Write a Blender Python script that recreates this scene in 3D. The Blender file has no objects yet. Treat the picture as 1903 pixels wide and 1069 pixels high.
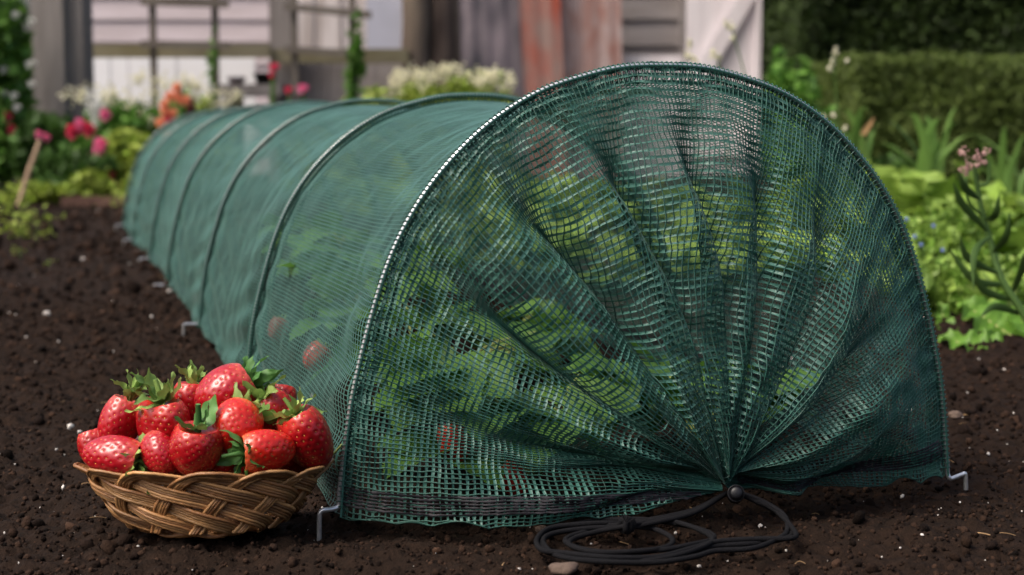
import bpy, bmesh, math, random
import numpy as np
from mathutils import Vector, Matrix
C = bpy.context
rng = np.random.default_rng(7)
random.seed(7)
PI = math.pi
# ------------------------------------------------------------------ camera
CX, CY, CZ = -.402, -1.024, .262
YAW, PITCH, FPX = .281, .102, 3002.0
FW = np.array([math.sin(YAW)*math.cos(PITCH), math.cos(YAW)*math.cos(PITCH), -math.sin(PITCH)])
RT = np.array([math.cos(YAW), -math.sin(YAW), 0.])
UP = np.cross(RT, FW)
FH = np.array([math.sin(YAW), math.cos(YAW), 0.])
CAM = np.array([CX, CY, CZ])
cd = bpy.data.cameras.new('camera'); cam = bpy.data.objects.new('camera', cd)
C.scene.collection.objects.link(cam); C.scene.camera = cam
cd.sensor_width = 36; cd.lens = FPX/1903*36; cd.clip_start = .02; cd.clip_end = 400
cam.matrix_world = Matrix(((RT[0], UP[0], -FW[0], CX), (RT[1], UP[1], -FW[1], CY), (RT[2], UP[2], -FW[2], CZ), (0, 0, 0, 1)))
cd.dof.use_dof = True; cd.dof.focus_distance = 1.10; cd.dof.aperture_fstop = 8.4
# ------------------------------------------------------------------ world, sun, exposure
SUN_EL, SUN_AZ = 55, -104          # azimuth clockwise from +Y: the light comes over the left shoulder of the tunnel
w = bpy.data.worlds.new('World'); C.scene.world = w; w.use_nodes = True
nt = w.node_tree; sky = nt.nodes.new('ShaderNodeTexSky'); sky.sky_type = 'NISHITA'; sky.sun_disc = False
sky.sun_elevation = math.radians(SUN_EL); sky.sun_rotation = math.radians(SUN_AZ)
sky.air_density = 1.0; sky.dust_density = 8.0; sky.ozone_density = 1.0
nt.links.new(sky.outputs[0], nt.nodes['Background'].inputs[0]); nt.nodes['Background'].inputs[1].default_value = .15
sd = bpy.data.lights.new('sun', 'SUN'); sun = bpy.data.objects.new('sun', sd); C.scene.collection.objects.link(sun)
sd.energy = 1.9; sd.angle = math.radians(28); sd.color = (1, .95, .88)
a, e = math.radians(SUN_AZ), math.radians(SUN_EL)
sdir = Vector((math.sin(a)*math.cos(e), math.cos(a)*math.cos(e), math.sin(e)))
sun.rotation_euler = sdir.to_track_quat('Z', 'Y').to_euler()
C.scene.view_settings.view_transform = 'Standard'; C.scene.view_settings.look = 'None'
C.scene.view_settings.exposure = 0.38; C.scene.view_settings.gamma = 1
C.scene.cycles.max_bounces = 8; C.scene.cycles.transparent_max_bounces = 8
C.scene.cycles.diffuse_bounces = 4; C.scene.cycles.glossy_bounces = 3

# ------------------------------------------------------------------ helpers
def at(px, py, d):
    """a point of the place: photo column/row and its horizontal distance from the camera"""
    r = FW + RT*(px-951.5)/FPX - UP*(py-534.5)/FPX
    return CAM + r*(d/(r@FH))
def gy(px, py, y):
    r = FW + RT*(px-951.5)/FPX - UP*(py-534.5)/FPX
    return CAM + r*((y-CY)/r[1])
def cf(a, d, z): return np.array([CX, CY, 0.]) + RT*a + FH*d + np.array([0, 0, z])
def colpx(px, d): return (px-951.5)/FPX*d*math.cos(PITCH)
class MB:
    def __init__(s): s.V = []; s.F = {}; s.n = 0; s.flat = False
    def add(s, V, F, mi=0):
        V = np.asarray(V, float).reshape(-1, 3); F = np.asarray(F)
        s.F.setdefault((F.shape[1], mi), []).append(F+s.n); s.V.append(V); s.n += len(V); return s
    def build(s, name, mats, parent=None, smooth=True):
        smooth = smooth and not s.flat
        V = np.concatenate(s.V); me = bpy.data.meshes.new(name)
        groups = [(k[0], k[1], np.concatenate(f)) for k, f in s.F.items()]
        nf = sum(len(g[2]) for g in groups); nl = sum(g[2].size for g in groups)
        me.vertices.add(len(V)); me.vertices.foreach_set('co', V.astype(np.float32).ravel())
        me.loops.add(nl); me.polygons.add(nf)
        me.loops.foreach_set('vertex_index', np.concatenate([g[2].ravel() for g in groups]).astype(np.int32))
        tot = np.concatenate([np.full(len(g[2]), g[0]) for g in groups]); st = np.concatenate([[0], np.cumsum(tot)[:-1]])
        me.polygons.foreach_set('loop_start', st.astype(np.int32))
        me.polygons.foreach_set('material_index', np.concatenate([np.full(len(g[2]), g[1]) for g in groups]).astype(np.int32))
        me.polygons.foreach_set('use_smooth', np.full(nf, smooth))
        for m in (mats if isinstance(mats, (list, tuple)) else [mats]): me.materials.append(m)
        me.update(calc_edges=True); me.validate()
        o = bpy.data.objects.new(name, me); C.scene.collection.objects.link(o)
        if parent is not None:
            o.parent = parent
            M = root_matrix(parent); o.matrix_parent_inverse = M.inverted()
        return o
def root_matrix(o):
    m = o.matrix_basis.copy()
    while o.parent is not None:
        m = o.parent.matrix_basis @ o.matrix_parent_inverse @ m; o = o.parent
    return m
def tag(o, label=None, cat=None, group=None, kind=None):
    if label: o['label'] = label
    if cat: o['category'] = cat
    if group: o['group'] = group
    if kind: o['kind'] = kind
    return o
def thing(name, loc, label, cat, group=None):
    o = bpy.data.objects.new(name, None); C.scene.collection.objects.link(o); o.location = Vector(loc)
    o.empty_display_size = .02
    return tag(o, label, cat, group)
def copy_tree(o, parent=None):
    c = o.copy(); C.scene.collection.objects.link(c)
    if parent is not None: c.parent = parent; c.matrix_parent_inverse = o.matrix_parent_inverse.copy()
    for ch in list(o.children): copy_tree(ch, c)
    return c
def nrm(v): return v/(np.linalg.norm(v, axis=-1, keepdims=True)+1e-12)
def grid_faces(n, m, closed=False):
    i, j = np.meshgrid(np.arange(n-1), np.arange(m if closed else m-1), indexing='ij'); j2 = (j+1) % m
    return np.stack([i*m+j, (i+1)*m+j, (i+1)*m+j2, i*m+j2], -1).reshape(-1, 4)
def box(mb, c, s, mi=0, ax=None):
    mb.flat = True; ax = np.eye(3) if ax is None else np.asarray(ax)
    v = np.array([[x, y, z] for x in (-.5, .5) for y in (-.5, .5) for z in (-.5, .5)])*np.asarray(s)
    mb.add(v@ax+np.asarray(c), [[0, 1, 3, 2], [4, 6, 7, 5], [0, 4, 5, 1], [2, 3, 7, 6], [0, 2, 6, 4], [1, 5, 7, 3]], mi)
CAX = np.array([RT, FH, [0, 0, 1.]])
def cbox(mb, px0, px1, z0, z1, d, th, mi=0):
    """a board facing the camera path: photo columns px0..px1 at distance d"""
    a0, a1 = colpx(px0, d), colpx(px1, d)
    box(mb, cf((a0+a1)/2, d+th/2, (z0+z1)/2), (abs(a1-a0), th, z1-z0), mi, CAX)
def zpx(py, d): return CZ-(py-227.5)/FPX*d*.99
def tube(mb, path, r, sides=8, mi=0, cap=True):
    P = np.asarray(path, float); n = len(P); r = np.broadcast_to(np.asarray(r, float), (n,))
    T = nrm(np.gradient(P, axis=0)); ref = np.array([0, 0, 1.]) if abs(T[0, 2]) < .9 else np.array([1., 0, 0])
    N = []; nn = nrm(ref-T[0]*(ref@T[0]))
    for t in T: nn = nrm(nn-t*(nn@t)); N.append(nn)
    N = np.array(N); B = np.cross(T, N); th = np.arange(sides)/sides*2*PI
    V = P[:, None]+r[:, None, None]*(np.cos(th)[None, :, None]*N[:, None]+np.sin(th)[None, :, None]*B[:, None])
    mb.add(V, grid_faces(n, sides, True), mi)
    if cap:
        for k in (0, n-1):
            mb.add(np.concatenate([V[k], P[k:k+1]]), [[i, (i+1) % sides, sides] for i in range(sides)], mi)
def spline(pts, n):
    P = np.asarray(pts, float); m = len(P); Q = np.concatenate([[2*P[0]-P[1]], P, [2*P[-1]-P[-2]]])
    t = np.linspace(0, m-1, n); i = np.minimum(t.astype(int), m-2); f = (t-i)[:, None]
    a, b, c, d = Q[i], Q[i+1], Q[i+2], Q[i+3]
    return .5*((2*b)+(c-a)*f+(2*a-5*b+4*c-d)*f**2+(3*b-a-3*c+d)*f**3)
def ico(sub):
    bm = bmesh.new(); bmesh.ops.create_icosphere(bm, subdivisions=sub, radius=1)
    V = np.array([v.co[:] for v in bm.verts]); F = np.array([[v.index for v in f.verts] for f in bm.faces]); bm.free(); return V, F
ICO1, ICO2, ICO3 = ico(1), ico(2), ico(3)
def rotz(a): c, s = math.cos(a), math.sin(a); return np.array([[c, s, 0], [-s, c, 0], [0, 0, 1.]])   # row-vector form
def rotm(ax, a): return np.array(Matrix.Rotation(a, 3, Vector(ax))).T
def rand_rots(n):
    q = nrm(rng.normal(size=(n, 4))); x, y, z, w_ = q.T
    return np.stack([1-2*(y*y+z*z), 2*(x*y-z*w_), 2*(x*z+y*w_), 2*(x*y+z*w_), 1-2*(x*x+z*z), 2*(y*z-x*w_), 2*(x*z-y*w_), 2*(y*z+x*w_), 1-2*(x*x+y*y)], -1).reshape(n, 3, 3)
def scatter(mb, base, pos, scale, mi=0, jitter=0., R=None):
    """many copies of a small shape in one mesh"""
    V, F = base; n = len(pos); R = rand_rots(n) if R is None else R
    s = np.asarray(scale, float); s = s[:, None] if s.ndim == 1 else s
    P = V[None]*(1+jitter*rng.normal(size=(n, len(V), 1)))*s[:, None]
    P = np.einsum('nvk,nkj->nvj', P, R)+np.asarray(pos)[:, None]
    mb.add(P, (F[None]+(np.arange(n)*len(V))[:, None, None]).reshape(-1, F.shape[1]), mi)
# smooth value noise built from sines
def sines(seed, n, fmin, fmax, dim=2):
    r = np.random.default_rng(seed); k = nrm(r.normal(size=(n, dim)))*np.exp(r.uniform(math.log(fmin), math.log(fmax), n))[:, None]
    return k*2*PI, r.uniform(0, 2*PI, n), (k*k).sum(1)**-.5
def noise(X, S, power=1.):
    k, p, am = S; am = am**power; am = am/np.sqrt((am**2).sum()/2)
    out = np.zeros(X.shape[:-1])
    for i in range(len(p)): out += am[i]*np.sin(X@k[i]+p[i])
    return out

# ------------------------------------------------------------------ materials
def mat(name, col, rough=.6, spec=.5, metal=0., var=0., var_hue=None, noise_scale=None, noise_col=None, noise_amt=.5, detail=6,
        bump=0., bump_scale=200., trans=0., trans_col=None, sss=0., coat=0., stretch=None, coords='Object', sheen=0., shoulder=None):
    m = bpy.data.materials.new(name); m.use_nodes = True; T = m.node_tree; L = T.links; N = T.nodes
    b = N['Principled BSDF']; b.inputs['Roughness'].default_value = rough; b.inputs['Metallic'].default_value = metal
    b.inputs['Specular IOR Level'].default_value = spec; b.inputs['Coat Weight'].default_value = coat
    b.inputs['Coat Roughness'].default_value = .15
    if sss: b.inputs['Subsurface Weight'].default_value = sss; b.inputs['Subsurface Radius'].default_value = (.006, .002, .001); b.inputs['Subsurface Scale'].default_value = .6
    if sheen: b.inputs['Sheen Weight'].default_value = sheen; b.inputs['Sheen Roughness'].default_value = .5
    tc = N.new('ShaderNodeTexCoord'); vec = tc.outputs[coords]
    if stretch:
        mp = N.new('ShaderNodeMapping'); mp.inputs['Scale'].default_value = stretch; L.new(vec, mp.inputs[0]); vec = mp.outputs[0]
    cur = None
    rgb = N.new('ShaderNodeRGB'); rgb.outputs[0].default_value = (*col, 1); cur = rgb.outputs[0]
    if noise_scale:
        n = N.new('ShaderNodeTexNoise'); n.inputs['Scale'].default_value = noise_scale; n.inputs['Detail'].default_value = detail; L.new(vec, n.inputs[0])
        rp = N.new('ShaderNodeValToRGB'); rp.color_ramp.elements[0].position = .5-.25*noise_amt; rp.color_ramp.elements[1].position = .5+.25*noise_amt
        L.new(n.outputs[0], rp.inputs[0])
        mx = N.new('ShaderNodeMix'); mx.data_type = 'RGBA'; L.new(rp.outputs[0], mx.inputs[0]); L.new(cur, mx.inputs[6]); mx.inputs[7].default_value = (*noise_col, 1); cur = mx.outputs[2]
    if var:
        g = N.new('ShaderNodeNewGeometry'); 
        if var_hue:
            mx = N.new('ShaderNodeMix'); mx.data_type = 'RGBA'; L.new(g.outputs['Random Per Island'], mx.inputs[0]); L.new(cur, mx.inputs[6]); mx.inputs[7].default_value = (*var_hue, 1); cur = mx.outputs[2]
        mr = N.new('ShaderNodeMapRange'); mr.inputs[3].default_value = 1-var; mr.inputs[4].default_value = 1+var
        wn = N.new('ShaderNodeTexWhiteNoise'); wn.noise_dimensions = '1D'; L.new(g.outputs['Random Per Island'], wn.inputs['W']); L.new(wn.outputs[0], mr.inputs[0])
        vm = N.new('ShaderNodeVectorMath'); vm.operation = 'SCALE'; L.new(cur, vm.inputs[0]); L.new(mr.outputs[0], vm.inputs['Scale']); cur = vm.outputs[0]
    L.new(cur, b.inputs['Base Color'])
    if bump:
        n2 = N.new('ShaderNodeTexNoise'); n2.inputs['Scale'].default_value = bump_scale; n2.inputs['Detail'].default_value = 5; L.new(vec, n2.inputs[0])
        bp = N.new('ShaderNodeBump'); bp.inputs['Strength'].default_value = 1; bp.inputs['Distance'].default_value = bump; L.new(n2.outputs[0], bp.inputs['Height']); L.new(bp.outputs[0], b.inputs['Normal'])
    if shoulder:
        sp = N.new('ShaderNodeSeparateXYZ'); tco = N.new('ShaderNodeTexCoord'); L.new(tco.outputs['Object'], sp.inputs[0])
        nn = N.new('ShaderNodeTexNoise'); nn.inputs['Scale'].default_value = 2.2; L.new(tco.outputs['Object'], nn.inputs[0])
        ad = N.new('ShaderNodeMath'); ad.operation = 'MULTIPLY_ADD'; ad.inputs[1].default_value = .7; L.new(nn.outputs[0], ad.inputs[0]); L.new(sp.outputs[2], ad.inputs[2])
        mr = N.new('ShaderNodeMapRange'); mr.inputs[1].default_value = .75; mr.inputs[2].default_value = 1.15; L.new(ad.outputs[0], mr.inputs[0])
        ms_ = N.new('ShaderNodeMix'); ms_.data_type = 'RGBA'; L.new(mr.outputs[0], ms_.inputs[0]); L.new(cur, ms_.inputs[6]); ms_.inputs[7].default_value = (*shoulder, 1); L.new(ms_.outputs[2], b.inputs['Base Color'])
    if trans:
        t = N.new('ShaderNodeBsdfTranslucent'); ms = N.new('ShaderNodeMixShader'); ms.inputs[0].default_value = trans
        if trans_col: t.inputs[0].default_value = (*trans_col, 1)
        else: L.new(cur, t.inputs[0])
        L.new(b.outputs[0], ms.inputs[1]); L.new(t.outputs[0], ms.inputs[2]); L.new(ms.outputs[0], N['Material Output'].inputs[0])
    return m
M_NET = mat('net_green', (.020, .110, .082), .42, .45, sheen=.10, var=.12, trans=.2, trans_col=(.015, .12, .085), noise_scale=900, noise_col=(.028, .115, .09), noise_amt=1.5)
M_TAPE = mat('net_tape', (.036, .140, .110), .36, .45, sheen=.12, trans=.2, trans_col=(.02, .15, .11), noise_scale=500, noise_col=(.06, .155, .13), noise_amt=1.5, bump=.0004, bump_scale=900)
M_HEM = mat('hem_black', (.008, .008, .011), .6, .3, noise_scale=700, noise_col=(.02, .018, .024), noise_amt=1)
M_WIRE = mat('galvanised_wire', (.72, .74, .75), .28, .5, metal=.75, noise_scale=300, noise_col=(.5, .52, .54), noise_amt=1)
M_CORD = mat('black_cord', (.005, .005, .006), .9, .10, noise_scale=1500, noise_col=(.011, .011, .013), noise_amt=1, bump=.0006, bump_scale=1400)
M_TOGGLE = mat('toggle_black', (.005, .005, .007), .42, .35, bump=.0001, bump_scale=500)
M_SOIL = mat('soil', (.021, .0120, .0080), .95, .1, noise_scale=90, noise_col=(.008, .005, .0035), noise_amt=1.0, bump=.003, bump_scale=260)
M_CLOD = mat('soil_clod', (.034, .019, .0125), .95, .1, var=.65, var_hue=(.008, .005, .004), bump=.0012, bump_scale=700)
M_PERL = mat('perlite', (.62, .58, .54), .9, .2, var=.25)
M_STRAW = mat('straw_bits', (.24, .15, .075), .8, .3, var=.35)
M_STONE = mat('stone', (.12, .085, .065), .85, .3, noise_scale=60, noise_col=(.09, .062, .05), bump=.001, bump_scale=300)
M_BERRY = mat('berry_red', (.27, .002, .007), .30, .45, noise_scale=1.8, noise_col=(.36, .005, .008), noise_amt=1.5, sss=.2, coat=.22, shoulder=(.50, .03, .02))
M_BERRYL = mat('berry_light', (.46, .008, .005), .30, .45, noise_scale=1.8, noise_col=(.54, .018, .008), noise_amt=1.5, sss=.2, coat=.22, shoulder=(.66, .12, .045))
M_BERRYP = mat('berry_pink', (.34, .006, .014), .28, .5, noise_scale=1.8, noise_col=(.40, .005, .012), noise_amt=1.2, sss=.2, coat=.22, shoulder=(.60, .10, .07))
M_SEED = mat('achene', (.62, .34, .07), .6, .3, var=.4, var_hue=(.36, .07, .02))
M_CALYX = mat('calyx', (.21, .36, .08), .5, .35, var=.3, var_hue=(.34, .46, .13), trans=.25, noise_scale=120, noise_col=(.06, .15, .03), noise_amt=1)
M_CALYXD = mat('calyx_dark', (.05, .18, .04), .5, .35, var=.3, var_hue=(.12, .28, .07), trans=.2, noise_scale=120, noise_col=(.03, .09, .02), noise_amt=1)
M_WICKER = mat('wicker', (.30, .135, .048), .40, .5, var=.4, var_hue=(.44, .235, .09), noise_scale=40, noise_col=(.13, .052, .02), noise_amt=1, bump=.0003, bump_scale=900, stretch=(1, 1, 3))
M_SLEAF = mat('strawberry_leaf', (.085, .20, .035), .5, .4, var=.3, var_hue=(.17, .34, .06), trans=.3, noise_scale=70, noise_col=(.06, .15, .025), bump=.001, bump_scale=120)
M_SSTEM = mat('leaf_stalk', (.34, .40, .12), .5, .3, var=.25)
M_LETT = mat('lettuce', (.17, .29, .038), .5, .3, var=.25, var_hue=(.26, .37, .065), trans=.32, noise_scale=25, noise_col=(.14, .27, .03), noise_amt=1, bump=.003, bump_scale=60)
M_GREENL = mat('leaf_bright', (.13, .25, .035), .5, .35, var=.35, var_hue=(.26, .38, .07), trans=.35)
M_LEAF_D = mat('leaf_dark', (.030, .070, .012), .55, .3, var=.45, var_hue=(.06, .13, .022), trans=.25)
M_LEAF_M = mat('leaf_mid', (.055, .15, .02), .55, .3, var=.45, var_hue=(.13, .26, .04), trans=.3)
M_LEAF_Y = mat('leaf_yellow', (.19, .28, .03), .55, .3, var=.4, var_hue=(.33, .40, .07), trans=.3)
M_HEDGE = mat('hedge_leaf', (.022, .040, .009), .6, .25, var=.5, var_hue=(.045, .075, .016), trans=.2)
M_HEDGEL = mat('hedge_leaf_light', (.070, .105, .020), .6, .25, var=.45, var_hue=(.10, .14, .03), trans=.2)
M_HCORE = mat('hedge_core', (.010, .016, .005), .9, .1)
M_IRIS = mat('iris_leaf', (.11, .22, .04), .5, .4, var=.3, var_hue=(.17, .30, .06), trans=.3)
M_STEM = mat('stem_green', (.07, .14, .03), .6, .3, var=.2)
M_PINK = mat('petal_pink', (.85, .17, .38), .6, .2, var=.25, var_hue=(.92, .36, .55), trans=.2)
M_ROSE = mat('petal_red', (.78, .07, .20), .6, .2, var=.25, var_hue=(.75, .10, .15), trans=.2)
M_ORANGE = mat('petal_orange', (.98, .54, .38), .6, .2, var=.2, var_hue=(.90, .42, .22), trans=.2)
M_MAROON = mat('petal_maroon', (.22, .012, .05), .6, .2, var=.3, trans=.1)
M_CREAM = mat('petal_cream', (.70, .68, .42), .7, .2, var=.2, var_hue=(.80, .76, .60), trans=.2)
M_WHITE = mat('petal_white', (.78, .78, .74), .7, .2, var=.1, trans=.2)
M_BUD = mat('bud_pink', (.36, .19, .18), .7, .2, var=.25, var_hue=(.48, .32, .28))
M_BLUE = mat('petal_blue', (.22, .30, .72), .7, .2, var=.2)
M_TIMBER = mat('grey_timber', (.26, .235, .225), .85, .2, noise_scale=6, noise_col=(.17, .15, .14), noise_amt=1, stretch=(6, 6, .5), bump=.003, bump_scale=20)
M_BOARD = mat('weatherboard', (.54, .475, .50), .8, .2, noise_scale=4, noise_col=(.43, .37, .38), noise_amt=1, stretch=(1, 1, 6), bump=.002, bump_scale=12)
M_BOARDG = mat('weatherboard_grey', (.34, .31, .305), .8, .2, noise_scale=4, noise_col=(.25, .22, .21), noise_amt=1, stretch=(1, 1, 6), bump=.002, bump_scale=12)
M_RAIL = mat('rail_mossy', (.24, .215, .15), .9, .15, noise_scale=5, noise_col=(.14, .12, .06), noise_amt=1, bump=.003, bump_scale=30)
M_TRELLIS = mat('trellis_wood', (.12, .10, .085), .9, .15, noise_scale=8, noise_col=(.17, .15, .13), noise_amt=1)
M_PANEL = mat('white_sheet', (.86, .86, .88), .6, .3, noise_scale=2, noise_col=(.80, .80, .83), noise_amt=1)
M_BLUEGR = mat('bluegrey_panel', (.43, .44, .52), .6, .3, noise_scale=2, noise_col=(.33, .34, .40))
M_DOOR = mat('door_white', (.76, .71, .73), .6, .3, noise_scale=3, noise_col=(.68, .62, .64), stretch=(4, 4, .5), bump=.002, bump_scale=10)
M_TRUNK = mat('brown_post', (.10, .075, .06), .9, .15, noise_scale=5, noise_col=(.20, .16, .125), noise_amt=1.2, stretch=(4, 4, .6), bump=.006, bump_scale=15)
M_RUST = mat('rust_sheet', (.34, .075, .045), .75, .3, noise_scale=7, noise_col=(.27, .18, .155), noise_amt=.6, stretch=(1.5, 1.5, .6), bump=.002, bump_scale=30)
M_RUSTP = mat('faded_rust_sheet', (.25, .115, .09), .75, .3, noise_scale=9, noise_col=(.36, .29, .28), noise_amt=.6, stretch=(1.5, 1.5, .6), bump=.002, bump_scale=30)
M_SLATE = mat('slate_sheet', (.055, .05, .062), .6, .4, noise_scale=7, noise_col=(.22, .18, .20), noise_amt=.7, stretch=(1.5, 1.5, .5), bump=.002, bump_scale=30)
M_DARK = mat('black_shade_and_pot', (.006, .006, .006), .9, .1)  # doorway shade as colour; also the own black of the bench pot
M_BROWN = mat('edging_wood', (.10, .055, .042), .9, .2, noise_scale=9, noise_col=(.20, .12, .09))
M_CANE = mat('cane', (.32, .22, .14), .7, .3, noise_scale=12, noise_col=(.22, .15, .10))

# ------------------------------------------------------------------ ground
SG1, SG2, SG3 = sines(1, 14, .35, 1.6), sines(2, 26, 4, 22), sines(3, 40, 30, 150)
def ground_z(X, Y, fine=True):
    P = np.stack([X, Y], -1); z = .006*noise(P, SG1)+.0032*noise(P, SG2, .8)
    near = np.exp(-((X+.0)**2/.5**2+(Y-.1)**2/.9**2)); z = z*(1-.45*near)
    if fine: z = z+.0016*noise(P, SG3, .7)
    # the soil is banked a little beside the right bed
    rb = np.clip((X-.42)/.25, 0, 1)*np.clip((Y-.15)/.5, 0, 1); z = z+.012*rb
    return z-.003
def axis_steps(lo, hi, c0, c1, h, grow=1.09):
    a = list(np.arange(c0, c1+1e-9, h)); s = h; x = a[-1]
    while x < hi: s *= grow; x += s; a.append(x)
    s = h; x = a[0]
    while x > lo: s *= grow; x -= s; a.insert(0, x)
    return np.array(a)
gx_ = axis_steps(-150, 150, -.75, .95, .0035); gy_ = axis_steps(-150, 150, -.35, 1.3, .0045)
GX, GY = np.meshgrid(gx_, gy_, indexing='ij')
damp = np.exp(-np.maximum(0, np.hypot(GX, GY)-8)/4)
mb = MB(); mb.add(np.stack([GX, GY, ground_z(GX, GY)*damp], -1), grid_faces(len(gx_), len(gy_)))
g = mb.build('ground', M_SOIL); tag(g, 'dark brown crumbly garden soil', 'soil', kind='structure')
# clods
def wedge(n, d0, d1, a_lim=.36, power=1.):
    d = d0*(d1/d0)**(rng.random(n)**power); a_ = rng.uniform(-a_lim, a_lim, n)*d
    p = np.array([CX, CY])+a_[:, None]*RT[:2]+d[:, None]*FH[:2]; return p, d
mb = MB()
p, d = wedge(26000, .82, 2.4); r = np.exp(rng.normal(math.log(.00125), .45, len(d)))*np.clip(d/1.2, .75, 1.6)
z = ground_z(p[:, 0], p[:, 1])+r*.25
sc = r[:, None]*rng.uniform(.7, 1.25, (len(r), 3))
scatter(mb, ICO1, np.column_stack([p, z]), sc, 0, .16)
p, d = wedge(14000, 2.0, 6.2); r = np.exp(rng.normal(math.log(.0034), .5, len(d)))*np.clip(d/3, .8, 1.5)
scatter(mb, ICO1, np.column_stack([p, ground_z(p[:, 0], p[:, 1])+r*.2]), r[:, None]*rng.uniform(.6, 1.3, (len(r), 3)), 0, .20)
p, d = wedge(300, .84, 2.5); r = rng.uniform(.0022, .0055, len(d))
scatter(mb, ICO2, np.column_stack([p, ground_z(p[:, 0], p[:, 1])+r*.15]), r[:, None]*rng.uniform(.6, 1.2, (len(r), 3)), 0, .09)
o = mb.build('soil_crumbs', M_CLOD, smooth=True); tag(o, 'loose crumbs and clods of dark soil over the bed', 'soil crumbs', kind='stuff')
mb = MB(); p, d = wedge(520, .82, 5.0, power=1.2); r = np.exp(rng.normal(math.log(.00068), .45, len(d)))*np.clip(d/1.1, .9, 2.0)
scatter(mb, ICO1, np.column_stack([p, ground_z(p[:, 0], p[:, 1])+r*.7+.0008]), r[:, None]*rng.uniform(.6, 1.3, (len(r), 3)), 0, .2)
o = mb.build('perlite_grains', M_PERL, smooth=False); tag(o, 'tiny white perlite grains sprinkled over the soil', 'perlite', kind='stuff')
mb = MB(); p, d = wedge(70, .84, 3.0)
for q in p:
    L_ = rng.uniform(.002, .006); a_ = rng.uniform(0, 2*PI); z0 = ground_z(q[0], q[1])+.0015; k = rng.normal()*.3
    t = np.linspace(-1, 1, 5)
    tube(mb, np.column_stack([q[0]+L_*t*math.cos(a_)+k*L_*t*t*math.sin(a_), q[1]+L_*t*math.sin(a_)-k*L_*t*t*math.cos(a_), z0+.001*(1-t*t)+0*t]), rng.uniform(.0002, .0005), 5)
o = mb.build('straw_bits', M_STRAW); tag(o, 'fine dry root and straw fibres lying on the soil', 'straw bits', kind='stuff')

# ------------------------------------------------------------------ net tunnel
SP = .508; NH = 7
prof = np.array([(0, .3), (.03, .2985), (.06, .2915), (.085, .283), (.108, .2705), (.13, .254), (.151, .233), (.168, .211), (.182, .187), (.1925, .162), (.201, .135), (.209, .105), (.2155, .075), (.220, .042), (.2235, .0)])
prof = np.vstack([np.column_stack([-prof[::-1, 0], prof[::-1, 1]]), prof[1:]])
pp = spline(np.column_stack([prof, np.zeros(len(prof))]), 1201)[:, :2]
s_ = np.concatenate([[0], np.cumsum(np.linalg.norm(np.diff(pp, axis=0), axis=1))]); LH = s_[-1]
def hoop_xz(u):
    """u metres along the hoop from the left foot"""
    return np.stack([np.interp(u, s_, pp[:, 0]), np.interp(u, s_, pp[:, 1])], -1)
def hoop_n(u):
    e_ = .004; a_ = hoop_xz(np.clip(u-e_, 0, LH)); b_ = hoop_xz(np.clip(u+e_, 0, LH)); t = nrm(b_-a_); return np.stack([-t[..., 1], t[..., 0]], -1)
HH = np.array([.985, .945, .950, .962, .960, .955, .945])      # hoops pushed in a little unevenly
HXO = np.array([0, .000, .002, -.002, .004, .000, .004])
def hscale(y):
    k = np.clip(y/SP, 0, NH-1); return np.interp(k, np.arange(NH), HH), np.interp(k, np.arange(NH), HXO)
SB1, SB2, SB3 = sines(11, 22, 1.0, 4.5), sines(12, 30, 8, 35), sines(13, 16, 40, 90)
def body(u, y):
    u, y = np.broadcast_arrays(u, y); xz = hoop_xz(u); n = hoop_n(u); k = y/SP; f = k-np.floor(k); dh = np.minimum(f, 1-f)*SP
    side = np.abs(xz[..., 0])/.22; topw = np.clip(xz[..., 1]/.3, 0, 1)
    off = -.012*np.sin(PI*f)**1.2*(.35+.65*topw)                      # sags between hoops
    off = off-.0042-.0050*np.exp(-((dh-.012)/.007)**2)   # stitched in just beside the rod
    P = np.stack([u, y], -1); am = np.clip(dh/.05, 0, 1)
    off = off+am*(.0036*noise(P, SB1)+.00030*noise(P, SB2))
    low = np.exp(-np.minimum(u, LH-u)/.11)
    puck = np.exp(-dh/.16)*low
    off = off+puck*.0062*np.sin(2*PI*(np.minimum(u, LH-u)/.045+dh/.20+1.3*noise(P, SB1)*.3))*np.clip(dh/.03, 0, 1)
    off = off+low*am*.0035*(1+.6*noise(P*np.array([0, .6]), SB1))           # hem bellies out on the ground
    hs, xo = hscale(y)
    x = xz[..., 0]+n[..., 0]*off+xo; z = (xz[..., 1])*hs+n[..., 1]*off
    edge = np.exp(-np.minimum(u, LH-u)/.02)
    z = np.maximum(z, 0)+.0035+edge*.0012*noise(P, SB2)
    y2 = y+.0006*noise(P, SB2)*am
    return np.stack([x, y2, z], -1)
G0 = gy(1345, 893, -.040); G = np.array([G0[0], -.040, max(G0[2], .018)])
LP = .315
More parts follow.
